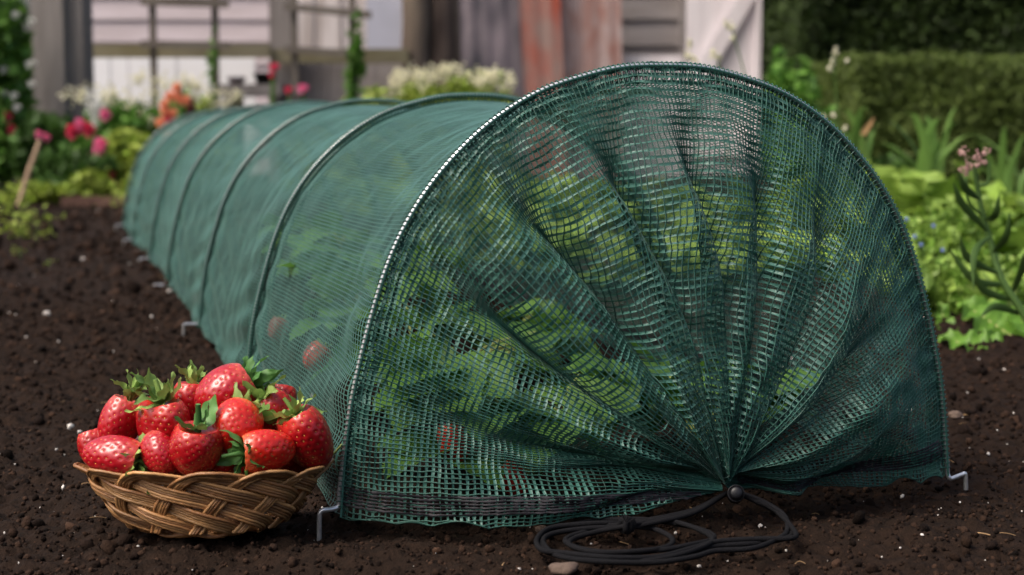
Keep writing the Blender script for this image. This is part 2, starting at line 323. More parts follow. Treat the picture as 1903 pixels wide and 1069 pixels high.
# ridges of the gathered front, as directions from the gather: given by photo points on the hoop
def u_at(px, py):
    q = gy(px, py, 0.); dd = (pp[:, 0]-q[0])**2+(pp[:, 1]-q[2])**2; return s_[np.argmin(dd)]
ridge = sorted([u_at(*q) for q in ((636, 930), (690, 560), (790, 345), (985, 178), (1200, 120), (1335, 131), (1490, 200), (1640, 370), (1735, 680))])
ridge = np.array([-.06]+ridge+[LH+.05])
SPn1, SPn2, SPn3 = sines(21, 16, 2, 6), sines(22, 24, 8, 24), sines(23, 20, 30, 80)
wr = np.random.default_rng(5).uniform(.9, 1.1, len(ridge))*np.array([.3, .3, .5, .95, 1.05, 1.2, .9, 1.1, .8, .55, .45])[:len(ridge)]
def panel(u, t):
    u, t = np.broadcast_arrays(u, t); xz = hoop_xz(u)
    H = np.stack([xz[..., 0], np.zeros_like(u), xz[..., 1]+.0035], -1)
    P2 = np.stack([u, t*.3], -1)
    ud = u+.0080*np.sin(t*PI)*noise(P2, SPn1)
    ph = np.interp(ud, ridge, np.arange(len(ridge)))
    wl = np.interp(ph, np.arange(len(ridge)), wr); wid = np.interp(ud, (ridge[1:]+ridge[:-1])/2, np.diff(ridge))
    T = t**1.12
    k = (1-T)[..., None]
    B = H*k+G*(1-k)
    c = np.cos(2*PI*ph); c = np.sign(c)*np.abs(c)**.75
    tap = 1-np.clip((t-.72)/.28, 0, 1)**1.5*.86
    gfun = np.sqrt(np.clip(1-(1-t)**2, 0, 1))
    rgt = np.clip((u/LH-.55)/.2, 0, 1); rise = np.clip((t-.03-.06*rgt)/(.30+.10*rgt), 0, 1)**(1.3+.5*rgt)
    big = .34*np.minimum(wid, .10)*wl*gfun*tap*rise*c
    u2 = ud+.004*noise(P2, SPn1)*np.clip(t*1.5, 0, 1)
    sm = (.0036*np.sin(2*PI*u2/.030+2*noise(P2*np.array([1, .12]), SPn1)))*np.clip((t-.18)/.4, 0, 1)*tap
    ti = .0014*np.sin(2*PI*u2/.0105+2*noise(P2*np.array([1, .2]), SPn1))*np.clip((t-.45)/.3, 0, 1)*tap
    nearh = np.exp(-t/.10)*.0016*np.sin(2*PI*u/.017+2*noise(P2, SPn1))*np.clip(t/.03, 0, 1)
    soft = .0035*noise(P2, SPn1)*np.sin(PI*t)+.0012*noise(P2, SPn2)*np.sin(PI*t)
    rightw = np.clip((u/LH-.70)/.22, 0, 1); leftw = np.clip((.16-u/LH)/.16, 0, 1)
    bulge = (.012-.010*rightw+.020*rightw*np.clip((LH-u)/.10, .25, 1)+.010*leftw)*np.sin(PI*np.clip(t, 0, 1)**.85)**(1+1.0*rgt)
    dy = big+sm+ti+nearh+soft+bulge
    dy = dy-.0035*np.exp(-(t*LP/.010)**2)
    # tangential swing of folds so that their edges overlap
    rad = nrm(np.stack([H[..., 0]-G[0], H[..., 2]-G[2]], -1)); tg = np.stack([-rad[..., 1], rad[..., 0]], -1)
    sw = -.34*np.minimum(wid, .10)*wl*gfun*tap*rise*np.sin(2*PI*ph)*.55*(1-t)**.35
    x = B[..., 0]+tg[..., 0]*sw; z = B[..., 2]+tg[..., 1]*sw; y = B[..., 1]-dy
    # cloth hangs: middle sags slightly, right-hand slack slumps towards the ground
    z = z-.012*np.sin(PI*t)*np.clip(xz[..., 1]/.3, 0, 1)
    eL, eR = np.exp(-(u/.035)**2), np.exp(-((LH-u)/.040)**2)
    z = z-(.008*eL+.012*eR)*np.clip(np.sin(PI*np.clip(t, 0, 1)), 0, 1)**.45
    y = y-.034*eR*np.exp(-((t-.76)/.10)**2)+.010*eR*np.exp(-((t-.42)/.16)**2)
    low = .004+.004*np.abs(noise(P2, SPn2)); z = np.where(z < low, low+(z-low)*.08, z)
    z = np.maximum(z, .0015)
    # pinched bundle keeps a thickness at the cord
    b_ = np.clip((t-.80)/.20, 0, 1); y = y-.006*b_*np.cos(ph*5.1); z = z+.005*b_*np.sin(ph*4.3)
    return np.stack([x, y, z], -1)
NU = 246
U = np.linspace(.0015, LH-.0015, NU)
def yarns(mb, Pf, across, prof2, mi, closed, lift):
    """Pf[a,b] points of line a; across[a,b] unit width direction; prof2 = cross-section (w, h)"""
    T = nrm(np.gradient(Pf, axis=1)); W = across-(across*T).sum(-1, keepdims=True)*T; W = nrm(W); N = np.cross(T, W)
    V = Pf[:, :, None]+W[:, :, None]*prof2[..., 0:1]+N[:, :, None]*(prof2[..., 1:2])
    A, Bn, K = V.shape[:3]
    i = np.arange(A)[:, None, None]; j = np.arange(Bn-1)[None, :, None]; k = np.arange(K if closed else K-1)[None, None]; k2 = (k+1) % K
    f = lambda j_, k_: (i*Bn+j_)*K+k_
    F = np.stack([f(j, k), f(j+1, k), f(j+1, k2), f(j, k2)], -1).reshape(-1, 4)
    mb.add(V, F, mi)
def prof_arr(shape, pts, wj=None, tw=None):
    p_ = np.broadcast_to(np.asarray(pts, float), (*shape, len(pts), 2)).copy()
    if wj is not None: p_[..., 0] *= wj[..., None]
    if tw is not None:
        c_, s2 = np.cos(tw)[..., None], np.sin(tw)[..., None]; x, y = p_[..., 0].copy(), p_[..., 1].copy()
        p_[..., 0] = x*c_-y*s2; p_[..., 1] = x*s2+y*c_
    return p_
def net(fun, vs, vlen_scale, sub=1, uu=U, tapes=None, wob=1., thin_w=.00040, tape_w=.00088, dv=1e-3):
    """thin warp yarns run along v at every u, flat weft tapes run along u at every v"""
    mb = MB(); du = 1e-3
    # irregular knit: every yarn wanders a little
    Sx = sines(31, 14, 20, 110); Sy = sines(32, 14, 20, 110)
    V1 = np.linspace(vs[0], vs[-1], (len(vs)-1)*(sub+1)+1)
    A, Bv = np.meshgrid(uu, V1, indexing='ij'); Q = np.stack([A, Bv*vlen_scale], -1)
    A2 = A+.00040*wob*noise(Q, Sx)
    P = fun(A2, Bv); ac = fun(A2+du, Bv)-fun(A2-du, Bv)
    yarns(mb, P, nrm(ac), prof_arr(A.shape, [(-thin_w, -.0001), (thin_w, -.0001), (0, .0005)]), 0, True, 0)
    tv = vs if tapes is None else tapes
    uf = np.linspace(uu[0], uu[-1], (len(uu)-1)*1+1)
    Bt, At = np.meshgrid(tv, uf, indexing='ij'); Q = np.stack([At, Bt*vlen_scale], -1)
    Bt2 = Bt+.0007*wob*noise(Q*.5, Sy)/vlen_scale
    Bt2 = np.clip(Bt2, vs[0], vs[-1])
    P = fun(At, Bt2); ac = fun(At, Bt2+dv)-fun(At, Bt2-dv)
    wj = 1+.22*min(1, wob*2)*noise(Q, sines(33, 14, 60, 300)); tw = .45*wob*noise(Q, sines(34, 14, 15, 140))
    yarns(mb, P, nrm(ac), prof_arr(At.shape, [(-tape_w, 0), (0, .00032), (tape_w, 0)], wj, tw), 1, False, 0)
    return mb
tunnel = thing('net_tunnel', (0, 0, 0), 'long green mesh net grow tunnel on wire hoops, its front end gathered shut', 'net tunnel')
YEND = SP*(NH-1)
vb = np.arange(.0035, YEND+.01, .0063)
mb = net(body, vb, 1., 0, wob=.12, thin_w=.00043, tape_w=.00110); body_o = mb.build('net_cover', [M_NET, M_TAPE], tunnel)
vp = np.linspace(.010, .985, 58)
mb = net(panel, vp, LP, 1, dv=.004, thin_w=.00048, tape_w=.00098); o = mb.build('gathered_end', [M_NET, M_TAPE], tunnel)
# far end, drawn shut the same way
def far_end(u, t):
    xz = hoop_xz(u); k = (1-t)[..., None]; H = np.stack([xz[..., 0]+HXO[-1], np.full_like(u, YEND), xz[..., 1]*HH[-1]+.003], -1)
    Pn = H*k+np.array([.02, YEND+.10, .02])*(1-k); Pn[..., 1] += .012*np.sin(u*60)*np.sin(PI*t)+.03*np.sin(PI*t); return Pn
mb = net(far_end, np.linspace(.0, .98, 45), LP, 0, uu=U[::2], dv=.004); mb.build('gathered_end', [M_NET, M_TAPE], tunnel)
# hem tapes
def hem(fun, v, side, name):
    mb = MB(); us = np.array([.0125+k*.0022 for k in range(6)]); us = us if side < 0 else LH-us-.009
    A, Bv = np.meshgrid(us, v, indexing='ij'); P = fun(A, Bv); ac = nrm(fun(A+1e-3, Bv)-fun(A-1e-3, Bv))
    T = nrm(np.gradient(P, axis=1)); N = np.cross(T, ac)*(1 if True else -1); P = P+N*.0006
    Q = np.stack([A, Bv], -1)
    yarns(mb, P, ac, prof_arr(A.shape, [(-.0007, 0), (0, .0004), (.0007, 0)], 1+.35*noise(Q, sines(35, 10, 40, 300)), .5*noise(Q, sines(36, 10, 20, 200))), 0, False, 0)
    return mb
for sd_ in (-1, 1):
    hem(body, np.arange(.004, YEND, .006), sd_, '').build('hem_tape', M_HEM, tunnel)
    hem(panel, np.linspace(.01, .93, 110), sd_, '').build('hem_tape', M_HEM, tunnel)
# hoops with their sleeves
def hoop_path(k, n=160, extra=0.):
    u = np.linspace(0, LH, n); xz = hoop_xz(u); return np.column_stack([xz[:, 0]+HXO[k], np.full(n, k*SP), xz[:, 1]*HH[k]+.0045])
for k in range(NH):
    P = hoop_path(k); mb = MB()
    L0 = P[0]; R0 = P[-1]
    if k == 0:
        left = [L0+np.array(q) for q in ((-.0142, -.003, -.018), (-.0138, -.003, .001), (-.0134, -.003, .0050), (-.0120, -.003, .0068), (-.010, -.003, .0072), (-.004, -.001, .0072), (-.0005, 0, .0090), (0, 0, .018))]
        right = [R0+np.array(q) for q in ((0, 0, .01), (.0005, 0, .003), (.0012, -.001, .0), (.003, -.001, -.001), (.012, -.001, .0015), (.0145, -.001, .0012), (.0155, -.001, -.010))]
        path = np.vstack([spline(left, 40), P[10:-4], spline(right, 34)])
    else:
        left = [L0+np.array(q) for q in ((-.0195, 0, -.018), (-.019, 0, .004), (-.0175, 0, .006), (-.004, 0, .006), (-.001, 0, .007), (0, 0, .015))]
        right = [R0+np.array(q)*np.array([-1, 1, 1]) for q in ((-.0195, 0, -.018), (-.019, 0, .004), (-.0175, 0, .006), (-.004, 0, .006), (-.001, 0, .007), (0, 0, .015))][::-1]
        path = np.vstack([spline(left, 34), P[7:-7], spline(right, 34)])
    tube(mb, path, .00165, 12); hp = mb.build('hoop', M_WIRE, tunnel)
    # sleeve: thin yarns looping round the rod, tapes along it, and the stitched fold under it
    mb = MB(); us = U[2:-2]; xz = hoop_xz(us); n2 = hoop_n(us); hs = HH[k]
    cen = np.column_stack([xz[:, 0]+HXO[k], np.full(len(us), k*SP), xz[:, 1]*hs+.0045]); Nn = np.column_stack([n2[:, 0], np.zeros(len(us)), n2[:, 1]])
    Yv = np.array([0, 1., 0]); th = np.linspace(0, 2*PI, 13); R_ = .0023 if k == 0 else .0027
    slant = np.cross(Nn, Yv)*.0006
    Pl = cen[:, None]+R_*(np.cos(th)[None, :, None]*Nn[:, None]+np.sin(th)[None, :, None]*Yv)+slant[:, None]*np.sin(th)[None, :, None]
    yarns(mb, Pl, np.broadcast_to(nrm(np.cross(Nn, Yv))[:, None], Pl.shape), prof_arr(Pl.shape[:2], [(-.00048, 0), (.00048, 0), (0, .0006)]), 0, True, 0)
    us2 = np.linspace(U[0], U[-1], 500); xz = hoop_xz(us2); n3 = hoop_n(us2); cen = np.column_stack([xz[:, 0]+HXO[k], np.full(len(us2), k*SP), xz[:, 1]*hs+.0045]); Nn = np.column_stack([n3[:, 0], np.zeros(len(us2)), n3[:, 1]])
    for ang in ((2.3, 3.3, 4.6) if k == 0 else (.5, 1.6, 2.6, 3.6, 4.7, 5.6)):
        rr = R_+.0002; c0 = cen+rr*(math.cos(ang)*Nn+math.sin(ang)*Yv); wd = -math.sin(ang)*Nn+math.cos(ang)*Yv
        yarns(mb, c0[None], wd[None], prof_arr((1, len(us2)), [(-.0007, 0), (0, .0003), (.0007, 0)]), 1, False, 0)
    # fold of doubled net hanging inside
    dep = np.linspace(.002, .0125, 5); xz = hoop_xz(us); cen = np.column_stack([xz[:, 0]+HXO[k], np.full(len(us), k*SP), xz[:, 1]*hs+.0045]); Nn = np.column_stack([n2[:, 0], np.zeros(len(us)), n2[:, 1]])
    for yy in (-.0016, .0016):
        Pl = cen[:, None]-dep[None, :, None]*Nn[:, None]+Yv*(yy+.0012*np.sin(us*900))[:, None, None]
        yarns(mb, Pl, np.broadcast_to(nrm(np.cross(Nn, Yv))[:, None], Pl.shape), prof_arr(Pl.shape[:2], [(-.0004, 0), (.0004, 0), (0, .0004)]), 0, True, 0)
        for dd in (.0055, .0105):
            Pl = (cen-dd*Nn+Yv*(yy+.0012*np.sin(us*900))[:, None])[None]
            yarns(mb, Pl, Nn[None], prof_arr(Pl.shape[:2], [(-.0007, 0), (0, .0003), (.0007, 0)]), 1, False, 0)
    mb.build('hoop_sleeve', [M_NET, M_TAPE], hp)
# drawcord and toggle
def gp(px, py, lift=.003):
    """a point lying on the soil seen at px,py"""
    r = FW + RT*(px-951.5)/FPX - UP*(py-534.5)/FPX; t = -(CZ-lift)/r[2]; q = CAM+r*t; return np.array([q[0], q[1], lift])
tog = gy(1368, 917, -.062); tog = np.array([tog[0], -.062, max(tog[2], .008)])
mb = MB()
def cord(pts, n=160, r=.0017): tube(mb, spline(pts, n), r, 8)
for k_ in range(3):
    o1, o2 = ((0, 0), (7, 9), (-5, -8))[k_]
    l = .0035+.0012*k_
    cord([tog+[.002, .004, 0], gp(1410+o1, 932, .012), gp(1450+o1, 955+o2*.3, .006), gp(1470-o1, 985, l), gp(1462-o1*2, 1000, l), gp(1400, 1010+o2, l), gp(1330, 1015+o2, l), gp(1290, 1026+o2, l), gp(1220, 1040+o2*.6, l), gp(1130, 1040+o2*.5, l+.002), gp(1050, 1032+o2*.5, l+.001), gp(1012+o1, 1022, l), gp(1003+o1, 1002, l), gp(1030+o1, 985+o2*.5, l), gp(1100, 977+o2*.5, l+.001), gp(1160, 976+o2*.5, .006), gp(1215, 968+o2*.4, .008), gp(1290, 950+o2*.3, .010), G+np.array([0, -.004, -.008])], 260)
cord([gp(1165, 978, .0065), gp(1110, 984, .004), gp(1062, 996, .0035), gp(1052, 1008, .0035), gp(1085, 1021, .0035), gp(1150, 1028, .0045), gp(1225, 1023, .005), gp(1285, 1012, .005), gp(1325, 1002, .004), gp(1318, 990, .004), gp(1270, 976, .005), gp(1200, 966, .008), gp(1130, 966, .006), gp(1080, 972, .005), gp(1020, 986, .004), gp(1000, 1004, .0035), gp(1016, 1024, .0035), gp(1060, 1036, .004), gp(1150, 1046, .004), gp(1250, 1034, .006), gp(1322, 1007, .006), gp(1300, 985, .006), gp(1240, 968, .007), gp(1180, 974, .0085)], 360)
cord([gp(1172, 978, .0075), gp(1215, 983, .004), gp(1248, 1000, .0035), gp(1240, 1016, .005), gp(1190, 1024, .0065), gp(1110, 1026, .006), gp(1060, 1014, .004), gp(1068, 1000, .0035), gp(1120, 986, .005), gp(1168, 977, .0095)], 200)
for q in range(5):
    a_ = q*2.4; c_ = gp(1164+3*math.cos(a_), 976+2*math.sin(a_), .0085)
    tube(mb, c_+.0038*np.array([[math.cos(t)*math.cos(a_), math.cos(t)*math.sin(a_), math.sin(t)] for t in np.linspace(0, 2*PI, 16)]), .0019, 7)
for q in range(14):                       # frayed ends at the knot
    c_ = gp(1164, 974, .0105); dr = nrm(rng.normal(size=3)+[0, 0, .6]); tube(mb, [c_, c_+dr*.004, c_+dr*.008+[0, 0, -.001]], .00025, 4)
mb.build('drawcord', M_CORD, tunnel)
mb = MB(); axis = nrm(CAM-tog+np.array([.05, 0, .12])); u1 = nrm(np.cross(axis, [0, 0, 1])); u2 = np.cross(u1, axis)
def lathe(mb, c, ax, u1, u2, pr, n=28, mi=0):
    th = np.arange(n)/n*2*PI; V = np.array([[c+ax*z+r*(math.cos(t)*u1+math.sin(t)*u2) for t in th] for r, z in pr]); mb.add(V, grid_faces(len(pr), n, True), mi)
lathe(mb, tog, axis, u1, u2, [(0, -.018), (.0046, -.018), (.0052, -.0165), (.0054, -.001), (.0052, 0), (.0044, .0002), (.0043, .0018), (.0041, .003), (.0034, .0038), (.0018, .0042), (0, .0043)])
lathe(mb, tog, axis, u1, u2, [(.0049, -.0002), (.0051, .0006), (.0055, .0006), (.0057, 0), (.0055, -.0005)])
mb.build('cord_toggle', M_TOGGLE, tunnel)

# ------------------------------------------------------------------ leaf blade generator
def blade(L_, W_, nx=9, ny=6, bend=.4, fold=.25, ruffle=0., rf=5, serr=0., sn=9, shape=.5, tipw=0.0, seed=0, twist=0.):
    """leaf along +Y starting at the origin, upper side +Z"""
    r = np.random.default_rng(seed); t = np.linspace(0, 1, nx*2+1); s = np.linspace(-1, 1, ny*2+1); Tt, Ss = np.meshgrid(t, s, indexing='ij')
    wd = np.sin(PI*np.clip(Tt, 0, 1)**shape)**.75*(1-.0*Tt); wd = np.maximum(wd, .03)
    if tipw: wd = np.maximum(wd, np.where(Tt > .5, np.sqrt(np.clip(1-((Tt-.5)/.5)**(2+tipw*4), 0, 1)), wd))
    if serr: wd = wd*(1+serr*(np.abs(((Tt*sn) % 1)-.5)*2-.5)*np.abs(Ss)**2)
    x = W_/2*wd*Ss; ang = bend*Tt; y = L_*(np.sin(ang)/bend if bend else Tt); z = -L_*((1-np.cos(ang))/bend if bend else 0*Tt)
    z = z+fold*np.abs(x)+ruffle*L_*np.abs(Ss)**1.5*np.sin(2*PI*rf*Tt+Ss*1.3+r.uniform(0, 6))*np.clip(Tt*3, 0, 1)
    if twist: c_, s2 = np.cos(twist*Tt), np.sin(twist*Tt); x, z = x*c_-z*s2*.3, z+x*s2
    return np.stack([x, y, z], -1).reshape(-1, 3), grid_faces(len(t), len(s))
def frame_to(dirv, up=(0, 0, 1), roll=0.):
    y = nrm(np.asarray(dirv, float)); x = nrm(np.cross(y, up)+1e-9); z = np.cross(x, y)
    c_, s2 = math.cos(roll), math.sin(roll); x, z = x*c_+z*s2, z*c_-x*s2
    return np.array([x, y, z])

# ------------------------------------------------------------------ strawberries
def berry_mesh(seed, shoulder, tip, nseed, kidney=0.):
    r = np.random.default_rng(seed); n, m = 84, 110
    v = np.linspace(0, 1, n); al = PI*v; th = np.arange(m)/m*2*PI
    # unit berry: tip at z=-1, calyx at z=+~.9, radius ~.8
    AL, TH = np.meshgrid(al, th, indexing='ij')
    def surf(AL, TH):
        z = np.cos(AL); rad = np.sin(AL)**.92*(shoulder+(tip-shoulder)*(1-z)/2*1.0)
        zz = np.where(z > .72, .72-(z-.72)*.55, z)*1.05      # dimple under the calyx
        wob = 1+.05*np.sin(2*TH+seed)+.035*np.sin(3*TH+seed*2.1)*(z > -2)+.012*np.sin(TH*5+AL*3+seed)
        P = np.stack([rad*wob*np.cos(TH), rad*wob*np.sin(TH)*(1-.12*kidney), zz+kidney*.10*np.cos(2*TH)*np.sin(AL)], -1)
        P[..., 0] += .06*(1-z)*math.sin(seed*1.7); return P
    P = surf(AL, TH)
    k = np.arange(nseed); zs = 1-2*(k+.5)/nseed; gs = zs < .80; a_s = np.arccos(zs)[gs]; t_s = ((k*2.399963)[gs]+r.normal(0, .06, gs.sum())) % (2*PI)
    S = surf(a_s, t_s); e_ = 1e-3
    def normal(a_, t_):
        d1 = surf(a_+e_, t_)-surf(a_-e_, t_); d2 = surf(a_, t_+e_)-surf(a_, t_-e_); return nrm(np.cross(d1, d2))
    Nn = normal(AL, TH); Ns = normal(a_s, t_s)
    pitch = math.sqrt(4*PI*.6/nseed)
    D = np.full(P.shape[:2], 9.)
    for q in S: D = np.minimum(D, np.linalg.norm(P-q, axis=-1))
    dep = .034*np.exp(-(D/(pitch*.25))**2)-.006*np.clip(D/pitch, 0, 1)
    P2 = P-Nn*dep[..., None]
    mb = MB(); mb.add(P2, grid_faces(n, m, True), 0)
    R = np.array([[nrm(np.cross(nn, [.01, .02, 1.]))*1, nrm(np.cross(nn, np.cross(nn, [.01, .02, 1.]))), nn] for nn in Ns])
    scatter(mb, ICO2, S-Ns*.024, np.tile(np.array([.018, .031, .015]), (len(S), 1)), 1, 0, R)
    return mb
def calyx_mb(seed, nleaf, size, up, spread, dark=False):
    r = np.random.default_rng(seed); mb = MB()
    for k in range(nleaf):
        a_ = 2*PI*k/nleaf+r.normal(0, .15); el = r.normal(up, spread); L_ = size*r.uniform(.75, 1.2)
        V, F = blade(L_, L_*r.uniform(.34, .50), 7, 4, bend=r.uniform(-1.5, 1.2), fold=.30, ruffle=.05, rf=2.3, serr=.25, sn=3, seed=k, shape=.62, twist=r.normal(0, .7))
        d_ = np.array([math.cos(a_)*math.cos(el), math.sin(a_)*math.cos(el), math.sin(el)])
        mb.add(V@frame_to(d_, (0, 0, 1.01), r.normal(0, .25))+d_*.02*size, F)
    tube(mb, spline([[0, 0, -.05], [0, .0, .15*size/.5], [.05, .04, .36*size/.5]], 8), np.linspace(.06, .04, 8)*size/.6, 7)
    return mb
BM = [berry_mesh(1, .95, .78, 190), berry_mesh(2, 1.02, .78, 200, 1.), berry_mesh(3, .90, .70, 170), berry_mesh(4, .98, .88, 220)]
protos = {}
def berry(px, py, d, size, axis_px, towards, variant, skin, label, cal=(9, .7, .35, .3), dark=False, squash=(1, 1, 1)):
    """size = half-length; axis points from the tip to the calyx: (right, up) in the picture and towards the camera"""
    c = at(px, py, d); ax = nrm(RT*axis_px[0]+np.array([0, 0, 1.])*axis_px[1]-FH*towards)
    t = thing('strawberry', c, label, 'strawberry', 'strawberries heaped in the wicker basket')
    key = (variant, skin.name)
    if key not in protos: protos[key] = BM[variant].build('berry_flesh', [skin, M_SEED]).data
    else: pass
    X = nrm(np.cross(ax, [.3, .1, .9])); Y = np.cross(ax, X); R = Matrix(((X[0], Y[0], ax[0]), (X[1], Y[1], ax[1]), (X[2], Y[2], ax[2]))).to_4x4()
    size *= 1.16; t.matrix_basis = Matrix.Translation(Vector(c)) @ R @ Matrix.Diagonal((size*squash[0], size*squash[1], size*squash[2], 1))
    first = [o for o in C.scene.objects if o.data == protos[key] and o.parent is None]
    f = first[0] if first else bpy.data.objects.new('berry_flesh', protos[key])
    if not first: C.scene.collection.objects.link(f)
    f.parent = t
    if cal:
        cm = calyx_mb(len(label)*7+variant, cal[0]+(4 if cal[0] > 5 else 0), cal[1]*1.4, cal[2], cal[3])
        cm.V = [v+np.array([0, 0, .66]) for v in cm.V]
        co = cm.build('calyx', M_CALYXD if dark else M_CALYX); co.parent = t
    return t
BD = 1.03
berry(183, 832, BD+.02, .0135, (-.3, .9), -.2, 2, M_BERRY, 'red strawberry half hidden behind the leftmost lying one, at the left rim', None)
berry(226, 784, BD+.015, .0158, (.35, .9), -.15, 0, M_BERRYP, 'pinkish strawberry on the left of the heap, leafy top pointing up', (7, .75, 1.0, .25), squash=(.92, .92, 1.12))
berry(306, 790, BD-.005, .0198, (-.12, .95), .05, 1, M_BERRY, 'widest dark red double-lobed strawberry with tall spiky calyx', (10, .80, .55, .4), squash=(1.12, .95, .9))
berry(357, 748, BD+.03, .0150, (.05, .95), -.1, 2, M_BERRY, 'dark strawberry peeping out behind the double-lobed one, calyx up', (9, .68, .8, .3))
berry(424, 733, BD+.02, .0180, (.8, .45), -.3, 3, M_BERRYP, 'topmost strawberry of the heap with dark green leaves to its right', (11, .78, .1, .5), True, squash=(.95, .95, 1.05))
berry(438, 792, BD-.012, .0155, (.45, .55), -.75, 3, M_BERRYL, 'bright scarlet strawberry in the middle, round tip facing out', (9, .85, .2, .4), squash=(1, 1, 1))
berry(508, 772, BD+.02, .0165, (-.5, .75), .1, 0, M_BERRY, 'dark strawberry at the back under pale leaves, right of the scarlet one', (10, .8, .2, .5))
berry(520, 748, BD+.03, .0120, (.1, .9), -.4, 2, M_BERRY, 'small dark strawberry highest at the back right', None)
berry(569, 810, BD-.004, .0192, (-.42, .85), .1, 1, M_BERRY, 'large glossy strawberry at the right rim, pale calyx at upper left', (8, .62, .3, .5), squash=(1, .95, 1.0))
berry(493, 838, BD-.028, .0145, (-.85, -.05), .25, 0, M_BERRYL, 'bright red strawberry lying on its side behind the front rim, calyx to the left', (8, .8, .0, .4), True, squash=(1, 1, 1.1))
berry(364, 832, BD-.030, .0155, (.12, .9), .1, 3, M_BERRY, 'strawberry in the front centre with three broad green leaflets on top', (5, .95, .45, .3), True, squash=(1.08, 1, .98))
berry(298, 842, BD-.026, .0128, (-.3, .5), -.7, 0, M_BERRYP, 'small strawberry wedged between the front centre one and the lying left one', None)
berry(215, 851, BD-.022, .0150, (.95, -.12), .15, 2, M_BERRYP, 'pitted strawberry lying on its side at the left rim, calyx to the right', (8, .85, .0, .5), squash=(1, 1, 1.25))
berry(413, 846, BD-.012, .0130, (.2, .3), -.8, 0, M_BERRY, 'deep red strawberry tucked low in the gap before the scarlet one', None)
for (px, py, dd) in ((250, 862, .03), (340, 860, .02), (440, 858, .03), (540, 850, .02), (300, 830, .028), (400, 810, .03), (470, 830, .03)):
    berry(px, py, BD+dd, .0150, (rng.normal(), .6), rng.normal(), 0, M_BERRY, 'strawberry buried under the others at the bottom of the basket', None)

# ------------------------------------------------------------------ basket
bc = at(383, 960, BD); bc = np.array([bc[0], bc[1], 0.])
basket = thing('basket', bc, 'oval brown wicker basket heaped with strawberries on the soil', 'basket')
RX, RY, BX, BY, BH = .0762, .044, .044, .032, .0420
def bsurf(th, h, off):
    """h 0 base .. 1 rim"""
    f = np.clip(h, 0, 1.2); e = np.sin(np.clip(f, 0, 1)*PI/2)**.85 if False else np.clip(f, 0, 1)**.60
    ax_ = BX+(RX-BX)*e+.004*np.clip(f-.9, 0, 1)/.1+off; ay_ = BY+(RY-BY)*e+.004*np.clip(f-.9, 0, 1)/.1+off
    tip = -.0035*np.abs(np.cos(th))**3*f                       # ends sweep up a little
    p = np.stack([ax_*np.cos(th), ay_*np.sin(th), BH*f+tip+.002], -1)
    return p
def bworld(p): return p[..., 0:1]*RT+p[..., 1:2]*FH+p[..., 2:3]*np.array([0, 0, 1.])+bc
NB = 12; mb = MB(); D = 2*PI/NB; A1, A2_ = math.radians(36), math.radians(122)
for k in range(NB):
    t0 = 2*PI*k/NB
    for q in range(5):
        n = 150; s = np.linspace(0, 1, n); qq = q-2.0; lim = .25
        up_ = np.clip(s/lim, 0, 1); dn = np.clip((s-lim)/(1-lim), 0, 1)
        rel = A1*up_+A2_*dn; hh = np.where(s < lim, np.sin(up_*PI/2), 1-dn**1.12)
        hh = np.convolve(np.pad(hh, 5, 'edge'), np.ones(11)/11, 'valid')
        w_ = np.clip((s-.15)/.16, 0, 1); w_ = w_*w_*(3-2*w_)
        h2 = hh-qq*.043*w_; th = t0+rel+qq*.031*(1-w_)
        hc = np.clip(hh, .0, 1); m_ = (A1+A2_*(1-hc)**(1/1.12)-A1*np.arcsin(hc)/(PI/2))/D
        off = np.where(s < lim, -1., 1.)*np.cos(PI*m_); off = np.convolve(np.pad(off, 4, 'edge'), np.ones(9)/9, 'valid')
        path = bworld(bsurf(th+PI, np.maximum(h2, .0), .0024*off+.0012*(w_ > .5)*dn*0+.0003*math.sin(k*3+q*5)))
        path += rng.normal(0, .00008, path.shape)
        tube(mb, path, .00108*(1+.10*math.sin(k*7+q*3)), 7, 0)
mb.build('woven_side', M_WICKER, basket)
mb = MB()
for k in range(24):
    t0 = 2*PI*k/24
    th = np.linspace(0, 2*PI*.9, 60)+t0; rr = .2+.8*(k/24)
    tube(mb, bworld(np.stack([BX*rr*np.cos(th), BY*rr*np.sin(th), .002+.001*np.sin(th*9+k)], -1)), .0012, 6)
mb.build('woven_base', M_WICKER, basket)
mb = MB()
for q in range(2):
    th = np.linspace(0, 2*PI, 200); tube(mb, bworld(bsurf(th, np.full(200, .93-.045*q), np.full(200, -.0022))), .00115, 7, cap=False)
mb.build('rim', M_WICKER, basket)

# ------------------------------------------------------------------ strawberry plants in the tunnel
def trifoliate(mb, base, tip, size, seed, tilt, mi_leaf=0, mi_stem=1):
    r = np.random.default_rng(seed); base = np.asarray(base); tip = np.asarray(tip)
    mid = (base+tip)/2+np.array([0, 0, .25])*np.linalg.norm(tip-base)*.5
    tube(mb, spline([base, mid, tip], 10), np.linspace(.0016, .0011, 10), 6, mi_stem)
    out = tip-base; out[2] = 0; out = nrm(out+1e-6); out = nrm(out+np.array([0, 0, tilt])); sidev = nrm(np.cross(out, [0, 0, 1.]))
    for k, (fwd, sd2) in enumerate(((1, 0), (.25, 1), (.25, -1))):
        V, F = blade(size*(1.05 if k == 0 else .95), size*.86, 9, 6, bend=r.uniform(.2, .8), fold=.20, ruffle=.018, rf=6, serr=.22, sn=9, shape=.72, seed=seed+k)
        dv = nrm(out*fwd+sidev*sd2+r.normal(0, .12, 3)); mb.add(V@frame_to(dv, (0, 0, 1.), r.normal(0, .25))+tip+dv*.004, F, mi_leaf)
